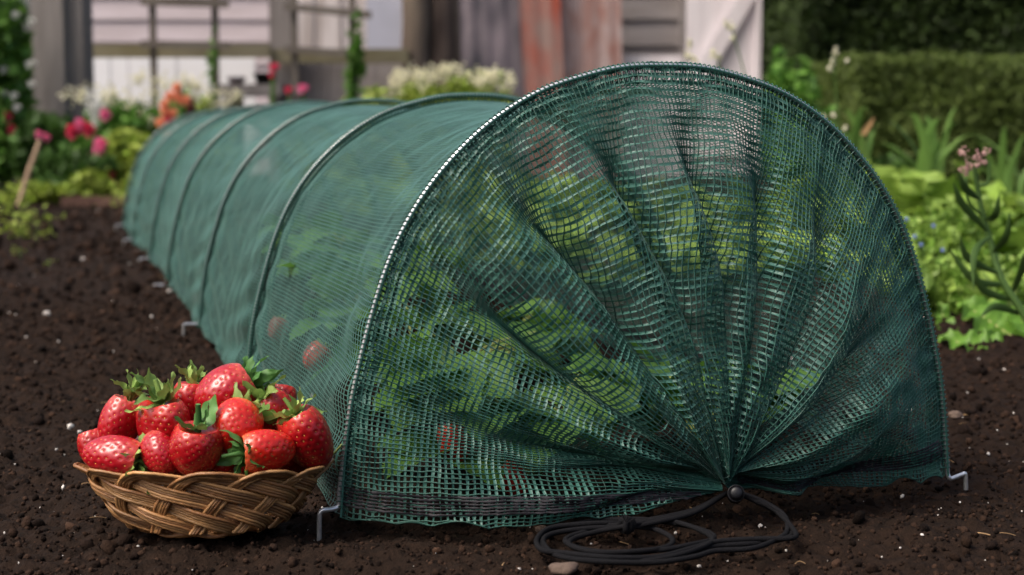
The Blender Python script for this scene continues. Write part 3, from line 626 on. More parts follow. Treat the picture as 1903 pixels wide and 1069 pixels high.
def straw_plant(x, y, nleaf, label, seed, group, fixed=(), spread=.13, hmax=.12):
    r = np.random.default_rng(seed); t = thing('strawberry_plant', (x, y, 0), label, 'strawberry plant', group)
    b0 = np.array([x, y, .006]); mb = MB()
    for k in range(nleaf):
        a_ = 2*PI*k/nleaf*1.0+r.normal(0, .3); R_ = spread*r.uniform(.35, 1); tip = b0+np.array([math.cos(a_)*R_, math.sin(a_)*R_, r.uniform(.035, hmax)])
        tip[0] = np.clip(tip[0], -.125, .125); tip[1] = max(tip[1], .03)
        m1 = MB(); trifoliate(m1, b0+r.normal(0, .006, 3)*[1, 1, 0], tip, r.uniform(.045, .062), seed*50+k, r.normal(0, .3)); m1.build('leaf', [M_SLEAF, M_SSTEM], t)
    for k, (tip, size, tilt) in enumerate(fixed):
        tip = np.array(tip); tip[0] = np.clip(tip[0], -.145, .14); tip[1] = max(tip[1], .03)
        m1 = MB(); trifoliate(m1, b0, tip, size, seed*91+k, tilt); m1.build('leaf', [M_SLEAF, M_SSTEM], t)
    m1 = MB()
    for k in range(5):
        a_ = r.uniform(0, 6.3); tube(m1, spline([b0, b0+[math.cos(a_)*.01, math.sin(a_)*.01, .01], b0+[math.cos(a_)*.014, math.sin(a_)*.014, .02]], 6), [.006, .006, .005, .004, .003, .002], 7)
    m1.build('crown', M_SSTEM, t)
    return t
pl = 'strawberry plants under the net'
P1 = straw_plant(-.06, .10, 9, 'nearest strawberry plant inside the tunnel, right behind the gathered net', 3, pl,
    fixed=[(gy(735, 690, .07), .062, .5), (gy(850, 690, .06), .060, .4), (gy(930, 770, .04), .062, .3), (gy(700, 745, .05), .055, .2), (gy(800, 850, .03), .055, .1), (gy(1090, 760, .09), .06, .4), (gy(790, 610, .12), .05, .6)], spread=.11, hmax=.072)
P2 = straw_plant(.09, .16, 8, 'strawberry plant at the right inside the front of the tunnel', 8, pl, fixed=[(gy(1180, 730, .12), .055, .4), (gy(1060, 700, .16), .06, .3)], spread=.09, hmax=.065)
P3 = straw_plant(-.07, .42, 11, 'strawberry plant showing through the side net of the first bay', 12, pl, fixed=[(gy(545, 520, .40), .062, .5), (gy(600, 560, .36), .06, .5), (gy(545, 600, .38), .06, .3)], hmax=.13)
P4 = straw_plant(.06, .62, 10, 'strawberry plant behind the second hoop inside the tunnel', 17, pl, hmax=.06, spread=.09)
P5 = straw_plant(-.03, .95, 10, 'strawberry plant in the second bay, a dim green shape through the net', 21, pl)
P6 = straw_plant(.02, 1.45, 10, 'strawberry plant in the third bay of the tunnel', 26, pl)
def fruit(plant, c, size, axv, skin, variant=0):
    key = (variant, skin.name)
    if key not in protos: tmp = BM[variant].build('berry', [skin, M_SEED]); protos[key] = tmp.data; bpy.data.objects.remove(tmp)
    f = bpy.data.objects.new('berry', protos[key]); C.scene.collection.objects.link(f); ax = nrm(np.asarray(axv, float)); X = nrm(np.cross(ax, [.3, .1, .9])); Y = np.cross(ax, X)
    f.parent = plant; f.matrix_basis = Matrix.Translation(Vector(c)-plant.location) @ Matrix(((X[0], Y[0], ax[0]), (X[1], Y[1], ax[1]), (X[2], Y[2], ax[2]))).to_4x4() @ Matrix.Diagonal((size*.9, size*.9, size, 1))
    cm = calyx_mb(5, 8, .7, .3, .3); cm.V = [v+np.array([0, 0, .66]) for v in cm.V]; co = cm.build('calyx', M_CALYX); co.parent = f
def gxx(px, py, x):
    r = FW + RT*(px-951.5)/FPX - UP*(py-534.5)/FPX; return CAM + r*((x-CX)/r[0])
fruit(P1, gy(843, 820, .02), .0165, (0, .1, 1), M_BERRYL, 2)
fruit(P1, gy(950, 888, .01), .0140, (-.5, .2, .5), M_BERRYL, 0)
fruit(P3, gxx(588, 662, -.198), .0125, (.5, .2, .6), M_BERRYL, 3)
fruit(P3, gxx(516, 610, -.195), .0120, (.3, .2, .8), M_BERRY, 3)

# ------------------------------------------------------------------ stones, weeds on the bed
def stone(px, py, r, label, sq=(1.3, 1, .75), seed=0):
    c = gp(px, py, 0); S = sines(seed+60, 12, .3, 1.2, 3); V, F = ICO3; V = V*(1+.16*noise(V, S)[:, None]); mb = MB(); mb.add((V*np.array(sq)*r)@CAX+np.array([c[0], c[1], r*.35]), F)
    tag(mb.build('stone', M_STONE), label, 'stone', 'small stones on the soil')
stone(1048, 1062, .0052, 'lumpy brown stone below the left end of the cord coil', (1.6, 1, .8), 1)
stone(1775, 778, .0060, 'pale flat stone on the soil to the right of the tunnel', (1.3, 1, .6), 2)
stone(1005, 985, .0028, 'small brown pebble just left of the cord coil', (1.2, 1, .8), 3)
# yellow fallen leaf at the right bed edge
V, F = blade(.017, .012, 6, 4, bend=.5, fold=.2, seed=3); mb = MB(); mb.add(V@frame_to([.25, -.1, -.55], (0, -1, .5))+at(1853, 655, 1.78), F)
tag(mb.build('fallen_leaf', mat('yellow_leaf', (.48, .50, .16), .6, .3, noise_scale=200, noise_col=(.40, .45, .12), trans=.3)), 'small pale yellow leaf lying on the soil edge at right', 'leaf')

# ------------------------------------------------------------------ right-hand bed
def rosette(name, c, nl, size, label, cat, group, seed, m, wide=.58, up=.9, ruffle=.075):
    r = np.random.default_rng(seed); t = thing(name, c, label, cat, group); mb = MB(); c = np.asarray(c, float)
    for k in range(nl):
        a_ = k*2.4+r.normal(0, .2); q = k/nl; el = up*(.25+.75*q)+r.normal(0, .12); L_ = size*r.uniform(.75, 1.1)*(1-.25*q)
        V, F = blade(L_, L_*wide*r.uniform(.85, 1.15), 9, 6, bend=r.uniform(.3, 1.1), fold=.15, ruffle=ruffle, rf=r.uniform(3, 6), seed=seed+k, shape=1.15, tipw=.0)
        d_ = np.array([math.cos(a_)*math.cos(el), math.sin(a_)*math.cos(el), math.sin(el)])
        mb.add(V@frame_to(d_, (0, 0, 1.01))+c+np.array([0, 0, .008]), F)
    mb.build('leaves', m, t)
    m2 = MB(); tube(m2, [c+[0, 0, -.01], c+[0, 0, .01], c+[0, 0, .03]], [.008, .007, .004], 8); m2.build('stem', M_SSTEM, t)
    return t
def gpd(px, d): q = cf(colpx(px, d), d, 0); return np.array([q[0], q[1], float(ground_z(q[0], q[1]))])
RB = []
lg = 'lettuces growing in the bed right of the tunnel'
rosette('lettuce', gpd(1722, 3.0), 18, .27, 'pale lettuce just right of the hoop, its broad top leaf upright before the iris blades', 'lettuce', lg, 1, M_LETT, up=1.3)
rosette('lettuce', gpd(1810, 2.9), 18, .25, 'bright lettuce behind the pink-budded flower stem', 'lettuce', lg, 2, M_LETT, up=1.1)
rosette('lettuce', gpd(1890, 3.1), 18, .27, 'lettuce at the right edge of the photo below the hedge', 'lettuce', lg, 3, M_LETT, up=1.2)
rosette('lettuce', gpd(1700, 2.45), 16, .13, 'lower lettuce touching the right foot of the hoop, with blue flowers around it', 'lettuce', lg, 4, M_LETT, up=.9)
rosette('lettuce', gpd(1800, 2.35), 14, .12, 'loose low lettuce among the small blue flowers', 'lettuce', lg, 5, M_LETT, up=.8)
rosette('lettuce', gpd(1905, 2.5), 14, .14, 'lettuce half cut off at the right edge above the large lobed leaf', 'lettuce', lg, 6, M_LETT, up=1.0)
for (px_, d_, n_, w_, yt, lb) in ((1720, 2.15, 900, 150, 470, 'low bright green leaves filling the bed beside the right leg of the front hoop'), (1850, 2.1, 1100, 190, 470, 'low bright green leaves round the base of the flower stem'), (1790, 2.6, 1500, 300, 375, 'bright green leafy patch behind the blue flowers')):
    RB.append((px_, d_, n_, w_, yt, lb))
hid = 'bright green lettuce seen only through the netting, beyond the right side of the tunnel'
k = 10
for yy in np.arange(1.2, 4.6, .36):
    for xx in (.42, .72, 1.05):
        if xx > .9 and yy < 1.4: continue
        q = np.array([xx+rng.normal(0, .04)+.03*yy, yy+rng.normal(0, .05), .01]); rel = q-CAM; pxx = 951.5+FPX*(rel@RT)/(rel@FW)
        if pxx > 1650: continue
        rosette('lettuce', q, 13, rng.uniform(.15, .20), hid, 'lettuce', 'lettuces hidden behind the tunnel net', k, M_LETT, up=1.1); k += 1
# big lobed leaves close to the camera
def big_leaf(pts, W_, label, seed, m):
    P = spline(pts, 26); T = nrm(np.gradient(P, axis=0)); upv = nrm(np.array([0, 0, 1.])-.55*FH); S = nrm(np.cross(T, upv)); N = np.cross(S, T)
    t = np.linspace(0, 1, 26); s = np.linspace(-1, 1, 17); wd = W_*np.sin(PI*(.04+.93*t)**.9)**.7
    lob = 1+.16*np.sin(t*2*PI*5+seed)+.05*np.sin(t*2*PI*13)
    V = P[:, None]+S[:, None]*(s[None, :, None]*(wd*lob)[:, None, None])+N[:, None]*((np.abs(s)[None]*.28*wd[:, None]+.006*np.sin(t*30)[:, None]*np.abs(s)[None]+.0035*np.sin(t*70)[:, None]*np.cos(s*7)[None])[..., None])
    mb = MB(); mb.add(V, grid_faces(26, 17)); t_ = thing('lettuce_leaf', P[0], label, 'leafy plant', 'broad green leaves at the edge of the right bed')
    mb.build('blade', m, t_); m2 = MB(); tube(m2, P-N*.0008, np.linspace(.0028, .0006, 26), 7); m2.build('midrib', M_SSTEM, t_)
M_BIG = mat('broad_leaf', (.17, .34, .04), .45, .4, noise_scale=40, noise_col=(.11, .25, .03), noise_amt=1, trans=.35, bump=.002, bump_scale=90)
big_leaf([at(1925, 655, 1.86), at(1880, 625, 1.88), at(1830, 590, 1.90), at(1785, 560, 1.92)], .034, 'large lobed green leaf with dark midrib rising behind the right foot of the hoop', 1, M_BIG)
big_leaf([at(1900, 655, 1.83), at(1850, 645, 1.82), at(1800, 640, 1.83), at(1745, 625, 1.85)], .022, 'low green leaf lying flat on the soil below the large lobed one', 2, M_BIG)
big_leaf([at(1770, 665, 1.90), at(1765, 640, 1.95), at(1755, 600, 2.0), at(1748, 560, 2.02)], .014, 'narrow upright green leaf against the right side of the hoop', 3, M_BIG)
big_leaf([at(1990, 660, 1.8), at(1950, 640, 1.82), at(1915, 610, 1.86), at(1880, 570, 1.9)], .030, 'green leaf cut off by the right edge of the photo', 4, M_BIG)
# tall stem with buds
t_ = thing('flowering_stem', at(1950, 700, 1.75), 'tall green stem with narrow curved leaves and a head of dull pink buds', 'flowering plant')
st = [at(1960, 690, 1.75), at(1903, 585, 1.76), at(1862, 520, 1.77), at(1842, 455, 1.78), at(1826, 400, 1.78), at(1816, 345, 1.78), at(1810, 305, 1.78)]
mb = MB(); tube(mb, spline(st, 40), np.linspace(.0048, .0022, 40), 8); tube(mb, spline([st[4], at(1800, 375, 1.77), at(1795, 330, 1.77)], 8), .0018, 6); tube(mb, spline([st[5], at(1836, 340, 1.78), at(1838, 300, 1.78)], 8), .0018, 6)
mb.build('stem', M_STEM, t_)
for (x0, y0, x1, y1, x2, y2) in ((1836, 430, 1790, 380, 1772, 340), (1846, 470, 1870, 440, 1878, 392), (1858, 510, 1800, 480, 1785, 440), (1870, 530, 1810, 520, 1762, 460), (1888, 560, 1830, 540, 1810, 500), (1880, 550, 1900, 500, 1903, 470), (1820, 370, 1795, 350, 1782, 320), (1830, 410, 1850, 400, 1858, 360), (1840, 440, 1812, 470, 1810, 540), (1900, 585, 1850, 570, 1822, 590)):
    P = spline([at(x0, y0, 1.77), at(x1, y1, 1.75), at(x2, y2, 1.74)], 14); T = nrm(np.gradient(P, axis=0)); S = nrm(np.cross(T, FH)); t = np.linspace(0, 1, 14); wv = .0042*np.sin(PI*(.12+.86*t))
    mb = MB(); V = P[:, None]+S[:, None]*wv[:, None, None]*np.array([-1, 0, 1.])[None, :, None]+FH*.0015*np.array([1, 0, 1.])[None, :, None]; mb.add(V, grid_faces(14, 3)); mb.build('leaf', M_STEM, t_)
mb = MB()
for (bx, by) in ((1800, 300), (1812, 292), (1822, 300), (1795, 312), (1806, 310), (1790, 285), (1793, 280), (1828, 281), (1834, 286), (1800, 322), (1815, 306), (1830, 300), (1790, 318), (1822, 290)):
    c = at(bx+rng.normal(0, 2), by, 1.77+rng.normal(0, .006)); n_ = 7; scatter(mb, ICO1, c+rng.normal(0, .0022, (n_, 3)), rng.uniform(.0010, .0019, (n_, 3)), 0, .1)
mb.build('bud_cluster', M_BUD, t_)
# blue flowers
bf = [(1712, 455), (1685, 408), (1752, 465), (1720, 490), (1770, 535), (1700, 440), (1735, 420), (1765, 500)]
t_ = thing('forget_me_not', gpd(1725, 2.2), 'airy plant with tiny pale blue flowers in front of the lettuces', 'flowering plant')
ms = MB()
for (bx, by) in bf:
    mb = MB()
    c = at(bx, by, 2.15); q = gpd(1725, 2.2); tube(ms, spline([q, (q+c)/2+[.01, 0, .01], c], 8), .0009, 5)
    n_ = 5; a_ = np.arange(n_)/n_*2*PI; pos = c+.0018*(np.cos(a_)[:, None]*RT+np.sin(a_)[:, None]*np.array([0, 0, 1.])); scatter(mb, ICO1, pos, np.full((n_, 3), .0013), 0, .05); mb.build('flower', M_BLUE, t_)
ms.build('stem', M_STEM, t_)
# iris clumps
def iris(cx_, d, blades, label, m=M_IRIS):
    q0 = gpd(cx_, d); t_ = thing('iris_clump', q0, label, 'iris', 'clumps of sword-shaped leaves before the hedge'); mb = MB()
    for (bx, ty, lean, wd) in blades:
        b0 = gpd(bx, d)+RT*rng.normal(0, .01)+FH*rng.normal(0, .03); top = at(bx+lean, ty, d+rng.normal(0, .04)); bw = rng.normal(0, .35); tip_ = top+RT*(lean*.0012+bw*.03)-np.array([0, 0, abs(bw)*.05]); P = spline([b0, b0*.45+top*.55-RT*(lean*.0012+bw*.03), b0*.12+top*.88, tip_], 18); t = np.linspace(0, 1, 18); wv = wd*.8*np.minimum(1, (1-t)**.8*1.6+.03)
        ang = rng.normal(0, .5); S = RT*math.cos(ang)+FH*math.sin(ang); Nv = -RT*math.sin(ang)+FH*math.cos(ang)
        V = P[:, None]+S*wv[:, None, None]*np.array([-1, 0, 1.])[None, :, None]+Nv*(wv*.3)[:, None, None]*np.array([1, 0, 1.])[None, :, None]; mb.add(V, grid_faces(18, 3))
    mb.build('leaves', m, t_); m2 = MB(); tube(m2, [q0+[0, 0, -.02], q0+[0, 0, .02], q0+[0, 0, .05]], [.03, .028, .02], 8); m2.build('rhizome', M_BROWN, t_)
iris(1722, 3.55, [(1700, 205, -30, .012), (1715, 190, -10, .014), (1728, 200, 8, .014), (1740, 215, 25, .012), (1710, 260, -45, .010), (1748, 240, 30, .010), (1735, 270, 10, .012), (1720, 230, 0, .012), (1695, 250, -35, .010), (1730, 195, -2, .012), (1752, 190, 15, .009), (1700, 290, -20, .012)], 'tall clump of sword leaves in front of the low hedge, nearest the middle of it')
iris(1592, 3.6, [(1585, 180, -8, .012), (1600, 175, 0, .013), (1575, 215, -18, .010), (1610, 230, 12, .010), (1592, 200, 4, .012), (1580, 250, -6, .010)], 'slim clump of sword leaves just right of the top of the tunnel')
iris(1860, 3.7, [(1850, 250, -25, .010), (1870, 235, -40, .010), (1880, 270, 5, .010), (1865, 230, 0, .011), (1850, 290, -35, .009), (1885, 245, 12, .010), (1900, 280, 20, .010)], 'thin arching clump of sword leaves at the right edge')
# ------------------------------------------------------------------ foliage masses
LEAFQ = None
def leaf_quads(n, size, m_, name, parent, pos, wide=.6, smooth=False):
    V = np.array([[0, 0, 0], [-.5*wide, .45, .08], [.5*wide, .45, .08], [0, 1, -.05], [0, .45, 0]]); F = np.array([[0, 4, 1], [0, 2, 4], [1, 4, 3], [4, 2, 3]])
    mb = MB(); s = size*rng.uniform(.6, 1.35, n); scatter(mb, (V-[0, .5, 0], F), pos, s, 0, 0.); return mb.build(name, m_, parent, smooth)
def blob_points(n, blobs, shell=.45):
    """blobs: (centre, radii) ; points lie through their volume, thicker near the outside"""
    w_ = np.array([np.prod(b[1])**(2/3) for b in blobs]); idx = rng.choice(len(blobs), n, p=w_/w_.sum()); d_ = nrm(rng.normal(size=(n, 3))); r_ = rng.random(n)**shell
    c = np.array([b[0] for b in blobs])[idx]; R_ = np.array([b[1] for b in blobs])[idx]; return c+(d_*r_[:, None]*R_*(1+.12*rng.normal(size=(n, 1))))@CAX
def bush(name, px, d, wpx, y_top, n, leaf, m_, label, cat, group=None, nblob=9, y_bot=None, depth=.18, ncut=1.):
    q = gpd(px, d); t_ = thing(name, q, label, cat, group); hw = wpx/2/FPX*d; zt = zpx(y_top, d); zb = 0 if y_bot is None else zpx(y_bot, d); bl = []
    for k_ in range(nblob):
        z_ = zb+(zt-zb)*rng.uniform(.15, .82); a_ = colpx(px, d)+rng.uniform(-.75, .75)*hw
        bl.append((cf(a_, d+rng.uniform(-.6, .6)*depth, z_), np.array([hw*rng.uniform(.3, .5), depth*rng.uniform(.4, .7), min((zt-zb)*rng.uniform(.16, .30), zt-z_+.02)])))
    leaf_quads(n, leaf, m_, 'foliage', t_, blob_points(n, bl))
    ms = MB()
    for b in bl[:6]: tube(ms, spline([q+[0, 0, -.02], (q+b[0])/2+RT*rng.normal(0, .02), b[0]], 8), np.linspace(.007, .003, 8), 5)
    ms.build('stems', M_STEM, t_); return t_
def bloom(parent, px, py, d, r, m_, name='flower', npet=16):
    c = at(px, py, d); mb = MB()
    for k_ in range(npet):
        a_ = k_*2.4; q = (k_+1)/npet; d_ = nrm(RT*math.cos(a_)*q+np.array([0, 0, 1.])*math.sin(a_)*q-FH*(1.05-q)); V, F = blade(r*1.05, r*.95, 3, 2, bend=-.8, fold=.1, shape=.9, seed=k_)
        mb.add(V@frame_to(d_, -FH+np.array([0, 0, .01]))+c, F)
    return mb.build(name, m_, parent)
def umbel(parent, px, py, d, w_, h_, m_, n=60, name='flower_head', grain=.006):
    c = at(px, py, d); pos = c+np.column_stack([rng.normal(0, w_/3.2, n), rng.normal(0, w_/3, n), rng.normal(0, h_/2, n)])@CAX; mb = MB(); scatter(mb, ICO1, pos, rng.uniform(grain*.6, grain*1.2, (n, 3)), 0, .1); return mb.build(name, m_, parent)
fb = 'border plants at the far end of the bed'
b = bush('climbing_rose', 14, 5.85, 100, -60, 2400, .055, M_LEAF_M, 'tall climbing rose with small white blooms on the far left by the grey post', 'climbing rose', fb, 16, depth=.2)
for q in ((30, 28), (56, 120), (60, 40), (8, 130), (28, 178), (33, 200), (60, 156), (8, 175), (62, 118)): bloom(b, *q, 5.72, .018, M_WHITE, npet=10)
for q in ((24, 240), (14, 216)): bloom(b, *q, 5.68, .022, M_ROSE)
b = bush('rose_bush', 92, 5.65, 130, 205, 1900, .042, M_LEAF_D, 'dark leafed rose bush with pink blooms at the foot of the grey post', 'rose bush', fb, 12)
for q in ((74, 250, .018), (88, 255, .016)): bloom(b, q[0], q[1], 5.45, q[2], M_PINK)
b = bush('rose_bush', 175, 5.6, 150, 215, 2300, .040, M_LEAF_M, 'rose bush with a cluster of bright pink blooms left of the tunnel', 'rose bush', fb, 14)
for q in ((192, 273, .030, M_PINK), (178, 298, .022, M_PINK), (194, 298, .018, M_PINK), (186, 318, .026, M_PINK), (137, 244, .022, M_ROSE), (152, 232, .020, M_PINK), (166, 240, .022, M_ROSE), (197, 213, .018, M_PINK), (220, 332, .028, M_ROSE)): bloom(b, q[0], q[1], 5.4, q[2]*1.4, q[3])
b = bush('white_phlox', 176, 5.75, 60, 180, 500, .035, M_LEAF_M, 'spire of small white flowers between the post and the orange gladiolus', 'phlox', fb, 5)
for q in ((172, 205), (178, 218), (182, 195), (168, 190), (180, 230)): umbel(b, *q, 5.6, .03, .04, M_WHITE, 30)
b = bush('yarrow', 245, 5.85, 210, 190, 2500, .036, M_LEAF_M, 'mound of green foliage with flat cream flower heads in front of the white sheet', 'yarrow', fb, 14)
for q in ((135, 172, .09), (155, 176, .06), (252, 198, .10), (240, 190, .07), (272, 216, .06), (300, 152, .09), (318, 158, .08), (285, 166, .06), (215, 178, .08), (195, 180, .07), (345, 168, .05), (265, 155, .07), (280, 222, .06), (205, 196, .06)): umbel(b, q[0]+rng.normal(0, 4), q[1]+rng.normal(0, 6), 5.7, q[2]*.9, .030, M_CREAM, 26)
b = bush('leafy_clump', 240, 5.45, 90, 205, 1700, .036, M_LEAF_Y, 'yellow green leafy clump between the pink roses and the tunnel end', 'leafy plant', fb, 8, depth=.12)
b = bush('leafy_clump', 205, 5.25, 110, 318, 1100, .034, M_LEAF_Y, 'low yellow green plant at the soil edge below the red rose bloom', 'leafy plant', fb, 7, depth=.1)
b = bush('leafy_clump', 60, 5.2, 210, 338, 900, .030, M_LEAF_Y, 'low straggling greenery along the soil edge at far left', 'leafy plant', fb, 9, depth=.1)
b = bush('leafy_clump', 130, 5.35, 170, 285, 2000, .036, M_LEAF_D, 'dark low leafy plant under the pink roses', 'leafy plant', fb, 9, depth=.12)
b = bush('leafy_clump', 300, 5.75, 150, 168, 1500, .034, M_LEAF_M, 'fresh green foliage filling the gap before the white sheet, behind the orange gladiolus', 'leafy plant', fb, 10)
b = bush('leafy_clump', 215, 5.7, 120, 200, 1300, .034, M_LEAF_M, 'green foliage between the post and the yellow green clump', 'leafy plant', fb, 9)
b = bush('yarrow', 385, 5.9, 150, 165, 1900, .034, M_LEAF_Y, 'light green feathery plant with pale heads behind the orange gladiolus', 'yarrow', fb, 10)
for q in ((370, 160, .07), (395, 170, .07), (410, 185, .08), (430, 195, .06), (345, 150, .05), (440, 178, .07), (360, 185, .05)): umbel(b, q[0], q[1]+rng.normal(0, 5), 5.75, q[2]*.8, .03, M_CREAM, 22)
t_ = thing('gladiolus', gpd(320, 5.3), 'two orange gladiolus spikes rising behind the far end of the tunnel', 'gladiolus')
mb = MB()
for (x0, y0, x1, y1) in ((305, 380, 303, 185), (330, 380, 336, 160), (345, 380, 357, 190)):
    tube(mb, spline([at(x0, y0, 5.3), at((x0+x1)/2, (y0+y1)/2, 5.3), at(x1, y1, 5.3)], 10), .006, 6)
mb.build('stem', M_STEM, t_)
for (x, y, m_) in ((303, 190, M_ORANGE), (300, 203, M_ORANGE), (306, 215, M_ORANGE), (298, 226, M_ORANGE), (304, 240, M_ORANGE), (314, 208, M_ORANGE), (334, 163, M_ORANGE), (328, 176, M_ORANGE), (342, 172, M_ORANGE), (336, 186, M_ORANGE), (322, 185, M_ORANGE), (345, 185, M_ORANGE), (316, 222, M_ROSE), (318, 212, M_ROSE)): bloom(t_, x+rng.normal(0, 4), y+rng.normal(0, 7), 5.25, .022, m_, npet=12)
for (x, y) in ((355, 190), (358, 200), (352, 208)): bloom(t_, x, y, 5.27, .018, M_MAROON, npet=8)
t_ = thing('red_poppy', gpd(520, 6.2), 'few red and pink blooms on thin stems in front of the grey fence post', 'flowering plant'); mb = MB()
for (x, y, r_, m_) in ((510, 125, .024, M_ROSE), (506, 140, .016, M_ROSE), (537, 167, .020, M_ROSE), (563, 165, .026, M_PINK)):
    bloom(t_, x, y, 6.2, r_, m_, npet=10); tube(mb, spline([gpd(530, 6.2), at(x, 220, 6.2), at(x, y, 6.2)], 8), .005, 5)
mb.build('stem', M_STEM, t_)
b = bush('leafy_clump', 640, 5.9, 210, 158, 2600, .034, M_LEAF_Y, 'yellow green clump under the trellis, behind the middle hoops', 'leafy plant', fb, 12)
b = bush('sedum', 838, 5.4, 250, 138, 5200, .030, M_LEAF_Y, 'rounded pale bush covered in cream flower heads behind the second hoop', 'sedum', fb, 22, depth=.2)
for k_ in range(46):
    x = rng.uniform(722, 952); e_ = math.sqrt(max(0, 1-((x-838)/122)**2)); umbel(b, x, 156-30*e_+abs(rng.normal(0, 15)), 5.2+rng.uniform(-.08, .2), .036, .022, M_CREAM, 17, grain=.0045)
# cream umbels in front of the door
t_ = thing('wild_carrot', gpd(1330, 3.2), 'thin dry stems with small cream flower heads in front of the white door', 'flowering plant'); mb = MB()
for (x, y, r_) in ((1278, 105, .018), (1333, 105, .020), (1282, 82, .010), (1358, 50, .020), (1362, 72, .010), (1350, 45, .012), (1325, 98, .012), (1290, 110, .014)):
    umbel(t_, x, y, 3.2, r_*.7, .008, M_CREAM, 18, grain=.0028)
for (x, y, x2) in ((1280, 108, 1290), (1334, 108, 1345), (1360, 52, 1392)): tube(mb, spline([gpd(x2+20, 3.2), at(x2, 190, 3.2), at(x, y, 3.2)], 12), .0016, 5)
mb.build('stem', M_STEM, t_)
# tall seed heads left of the hedge
t_ = thing('foxglove', gpd(1560, 3.4), 'thin stems with round pale buds to the right of the tunnel top', 'flowering plant'); mb = MB()
for (x, y) in ((1548, 214), (1570, 238), (1555, 96), (1548, 118), (1542, 128), (1575, 112), (1530, 220), (1548, 108)):
    umbel(t_, x, y, 3.4, .006, .006, M_CREAM, 6, grain=.0035)
for (x, y, x2) in ((1548, 100, 1565), (1548, 214, 1572), (1570, 238, 1580)): tube(mb, spline([gpd(x2+8, 3.4), at(x2, 320, 3.4), at(x, y, 3.4)], 10), .0018, 5)
mb.build('stem', M_STEM, t_)
V, F = blade(.05, .012, 6, 3, bend=.3, fold=.3, seed=4); mb = MB(); mb.add(V@frame_to(RT*.6+np.array([0, 0, .8]), -FH)+at(1600, 252, 3.45), F)
t_ = tag(mb.build('dry_leaf', mat('dry_leaf', (.50, .30, .14), .7, .2, trans=.2)), 'dry tan leaf tip standing right of the slim sword leaves', 'leaf')
b = bush('leafy_clump', 1500, 4.2, 130, 95, 3000, .034, M_LEAF_M, 'leafy shrub between the dark doorway and the low hedge', 'shrub', None, 14, depth=.2)
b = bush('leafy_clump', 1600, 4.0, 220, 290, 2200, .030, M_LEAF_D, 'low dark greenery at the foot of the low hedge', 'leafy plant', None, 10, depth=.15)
for (px_, d_, n_, w_, yt, lb) in RB: bush('leafy_clump', px_, d_, w_, yt, n_, .022, M_GREENL, lb, 'leafy plant', None, 12, depth=.16)
# hedges
def hedge(name, a0, a1, d0, d1, zt, n, leaf, m_, label, rise=0.):
    t_ = thing(name, cf((a0+a1)/2, (d0+d1)/2, 0), label, 'hedge'); mb = MB()
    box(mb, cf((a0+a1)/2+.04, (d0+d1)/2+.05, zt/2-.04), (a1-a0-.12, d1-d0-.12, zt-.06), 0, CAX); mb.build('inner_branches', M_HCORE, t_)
    S = sines(77, 12, .6, 3.5)
    nf = int(n*.62); a_ = rng.uniform(a0, a1, nf); z_ = rng.uniform(0, zt, nf); dd = d0+.05*noise(np.column_stack([a_, z_]), S)+np.abs(rng.normal(0, .035, nf))+.14*np.clip((z_-zt+.16)/.16, 0, 1)**2
    P = np.column_stack([a_, dd, z_]); nt_ = n-nf; a2 = rng.uniform(a0, a1, nt_); d2 = rng.uniform(d0, d1, nt_); P2 = np.column_stack([a2, d2, zt+.045*noise(np.column_stack([a2, d2]), S)-np.abs(rng.normal(0, .03, nt_))])
    ne = n//6; P3 = np.column_stack([a0+np.abs(rng.normal(0, .05, ne)), rng.uniform(d0, d1, ne), rng.uniform(0, zt, ne)])
    Q = np.vstack([P, P2, P3]); Q[:, 2] += rise*(Q[:, 0]-a0)
    W_ = np.array([CX, CY, 0])+Q[:, :1]*RT+Q[:, 1:2]*FH+Q[:, 2:3]*np.array([0, 0, 1.]); leaf_quads(len(W_), leaf, m_, 'foliage', t_, W_, wide=.5)
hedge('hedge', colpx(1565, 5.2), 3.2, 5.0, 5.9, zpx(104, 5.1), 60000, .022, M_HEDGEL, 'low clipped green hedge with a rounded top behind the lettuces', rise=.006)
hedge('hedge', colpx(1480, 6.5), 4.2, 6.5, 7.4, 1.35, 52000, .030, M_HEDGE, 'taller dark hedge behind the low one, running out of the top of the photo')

hedge('hedge', -3.2, 3.4, -3.6, -2.8, 1.3, 9000, .10, M_HEDGE, 'added unseen hedge behind the camera, placed to shade the front of the bed')  # added out of view to screen sky light from the foreground
# ------------------------------------------------------------------ shed, fence, sheets
t_ = thing('wooden_post', gpd(110, 6.1), 'thick grey weathered timber post at far left', 'post')
mb = MB(); cbox(mb, 62, 122, -.02, 1.6, 6.1, .19); cbox(mb, 123, 158, -.02, 1.6, 6.14, .15); mb.build('timber', M_TIMBER, t_)
mb = MB(); cbox(mb, 58, 161, 1.6, 1.64, 6.08, .23); mb.build('cap', M_TIMBER, t_)
shed = thing('shed', gpd(700, 8.2), 'weathered pinkish grey weatherboard shed across the back', 'shed')
mb = MB()
for k_ in range(16):
    z0 = .0+k_*.111
    for (x0, x1, m_) in ((100, 748, 0),):
        a0, a1 = colpx(x0, 8.2), colpx(x1, 8.2); c = cf((a0+a1)/2, 8.2, z0+.055); ax = CAX.copy(); tl = .12; ax = np.array([RT, FH*math.cos(tl)-np.array([0, 0, 1])*math.sin(tl), FH*math.sin(tl)+np.array([0, 0, 1.])*math.cos(tl)])
        box(mb, c, (a1-a0, .018, .122), 0, ax)
mb.build('weatherboards', M_BOARD, shed)
mb = MB()
for k_ in range(16):
    z0 = .0+k_*.128; a0, a1 = colpx(1000, 7.95), colpx(1272, 7.95); box(mb, cf((a0+a1)/2, 7.95, z0+.06), (a1-a0, .018, .140), 0, ax)
mb.build('weatherboards', M_BOARDG, shed)
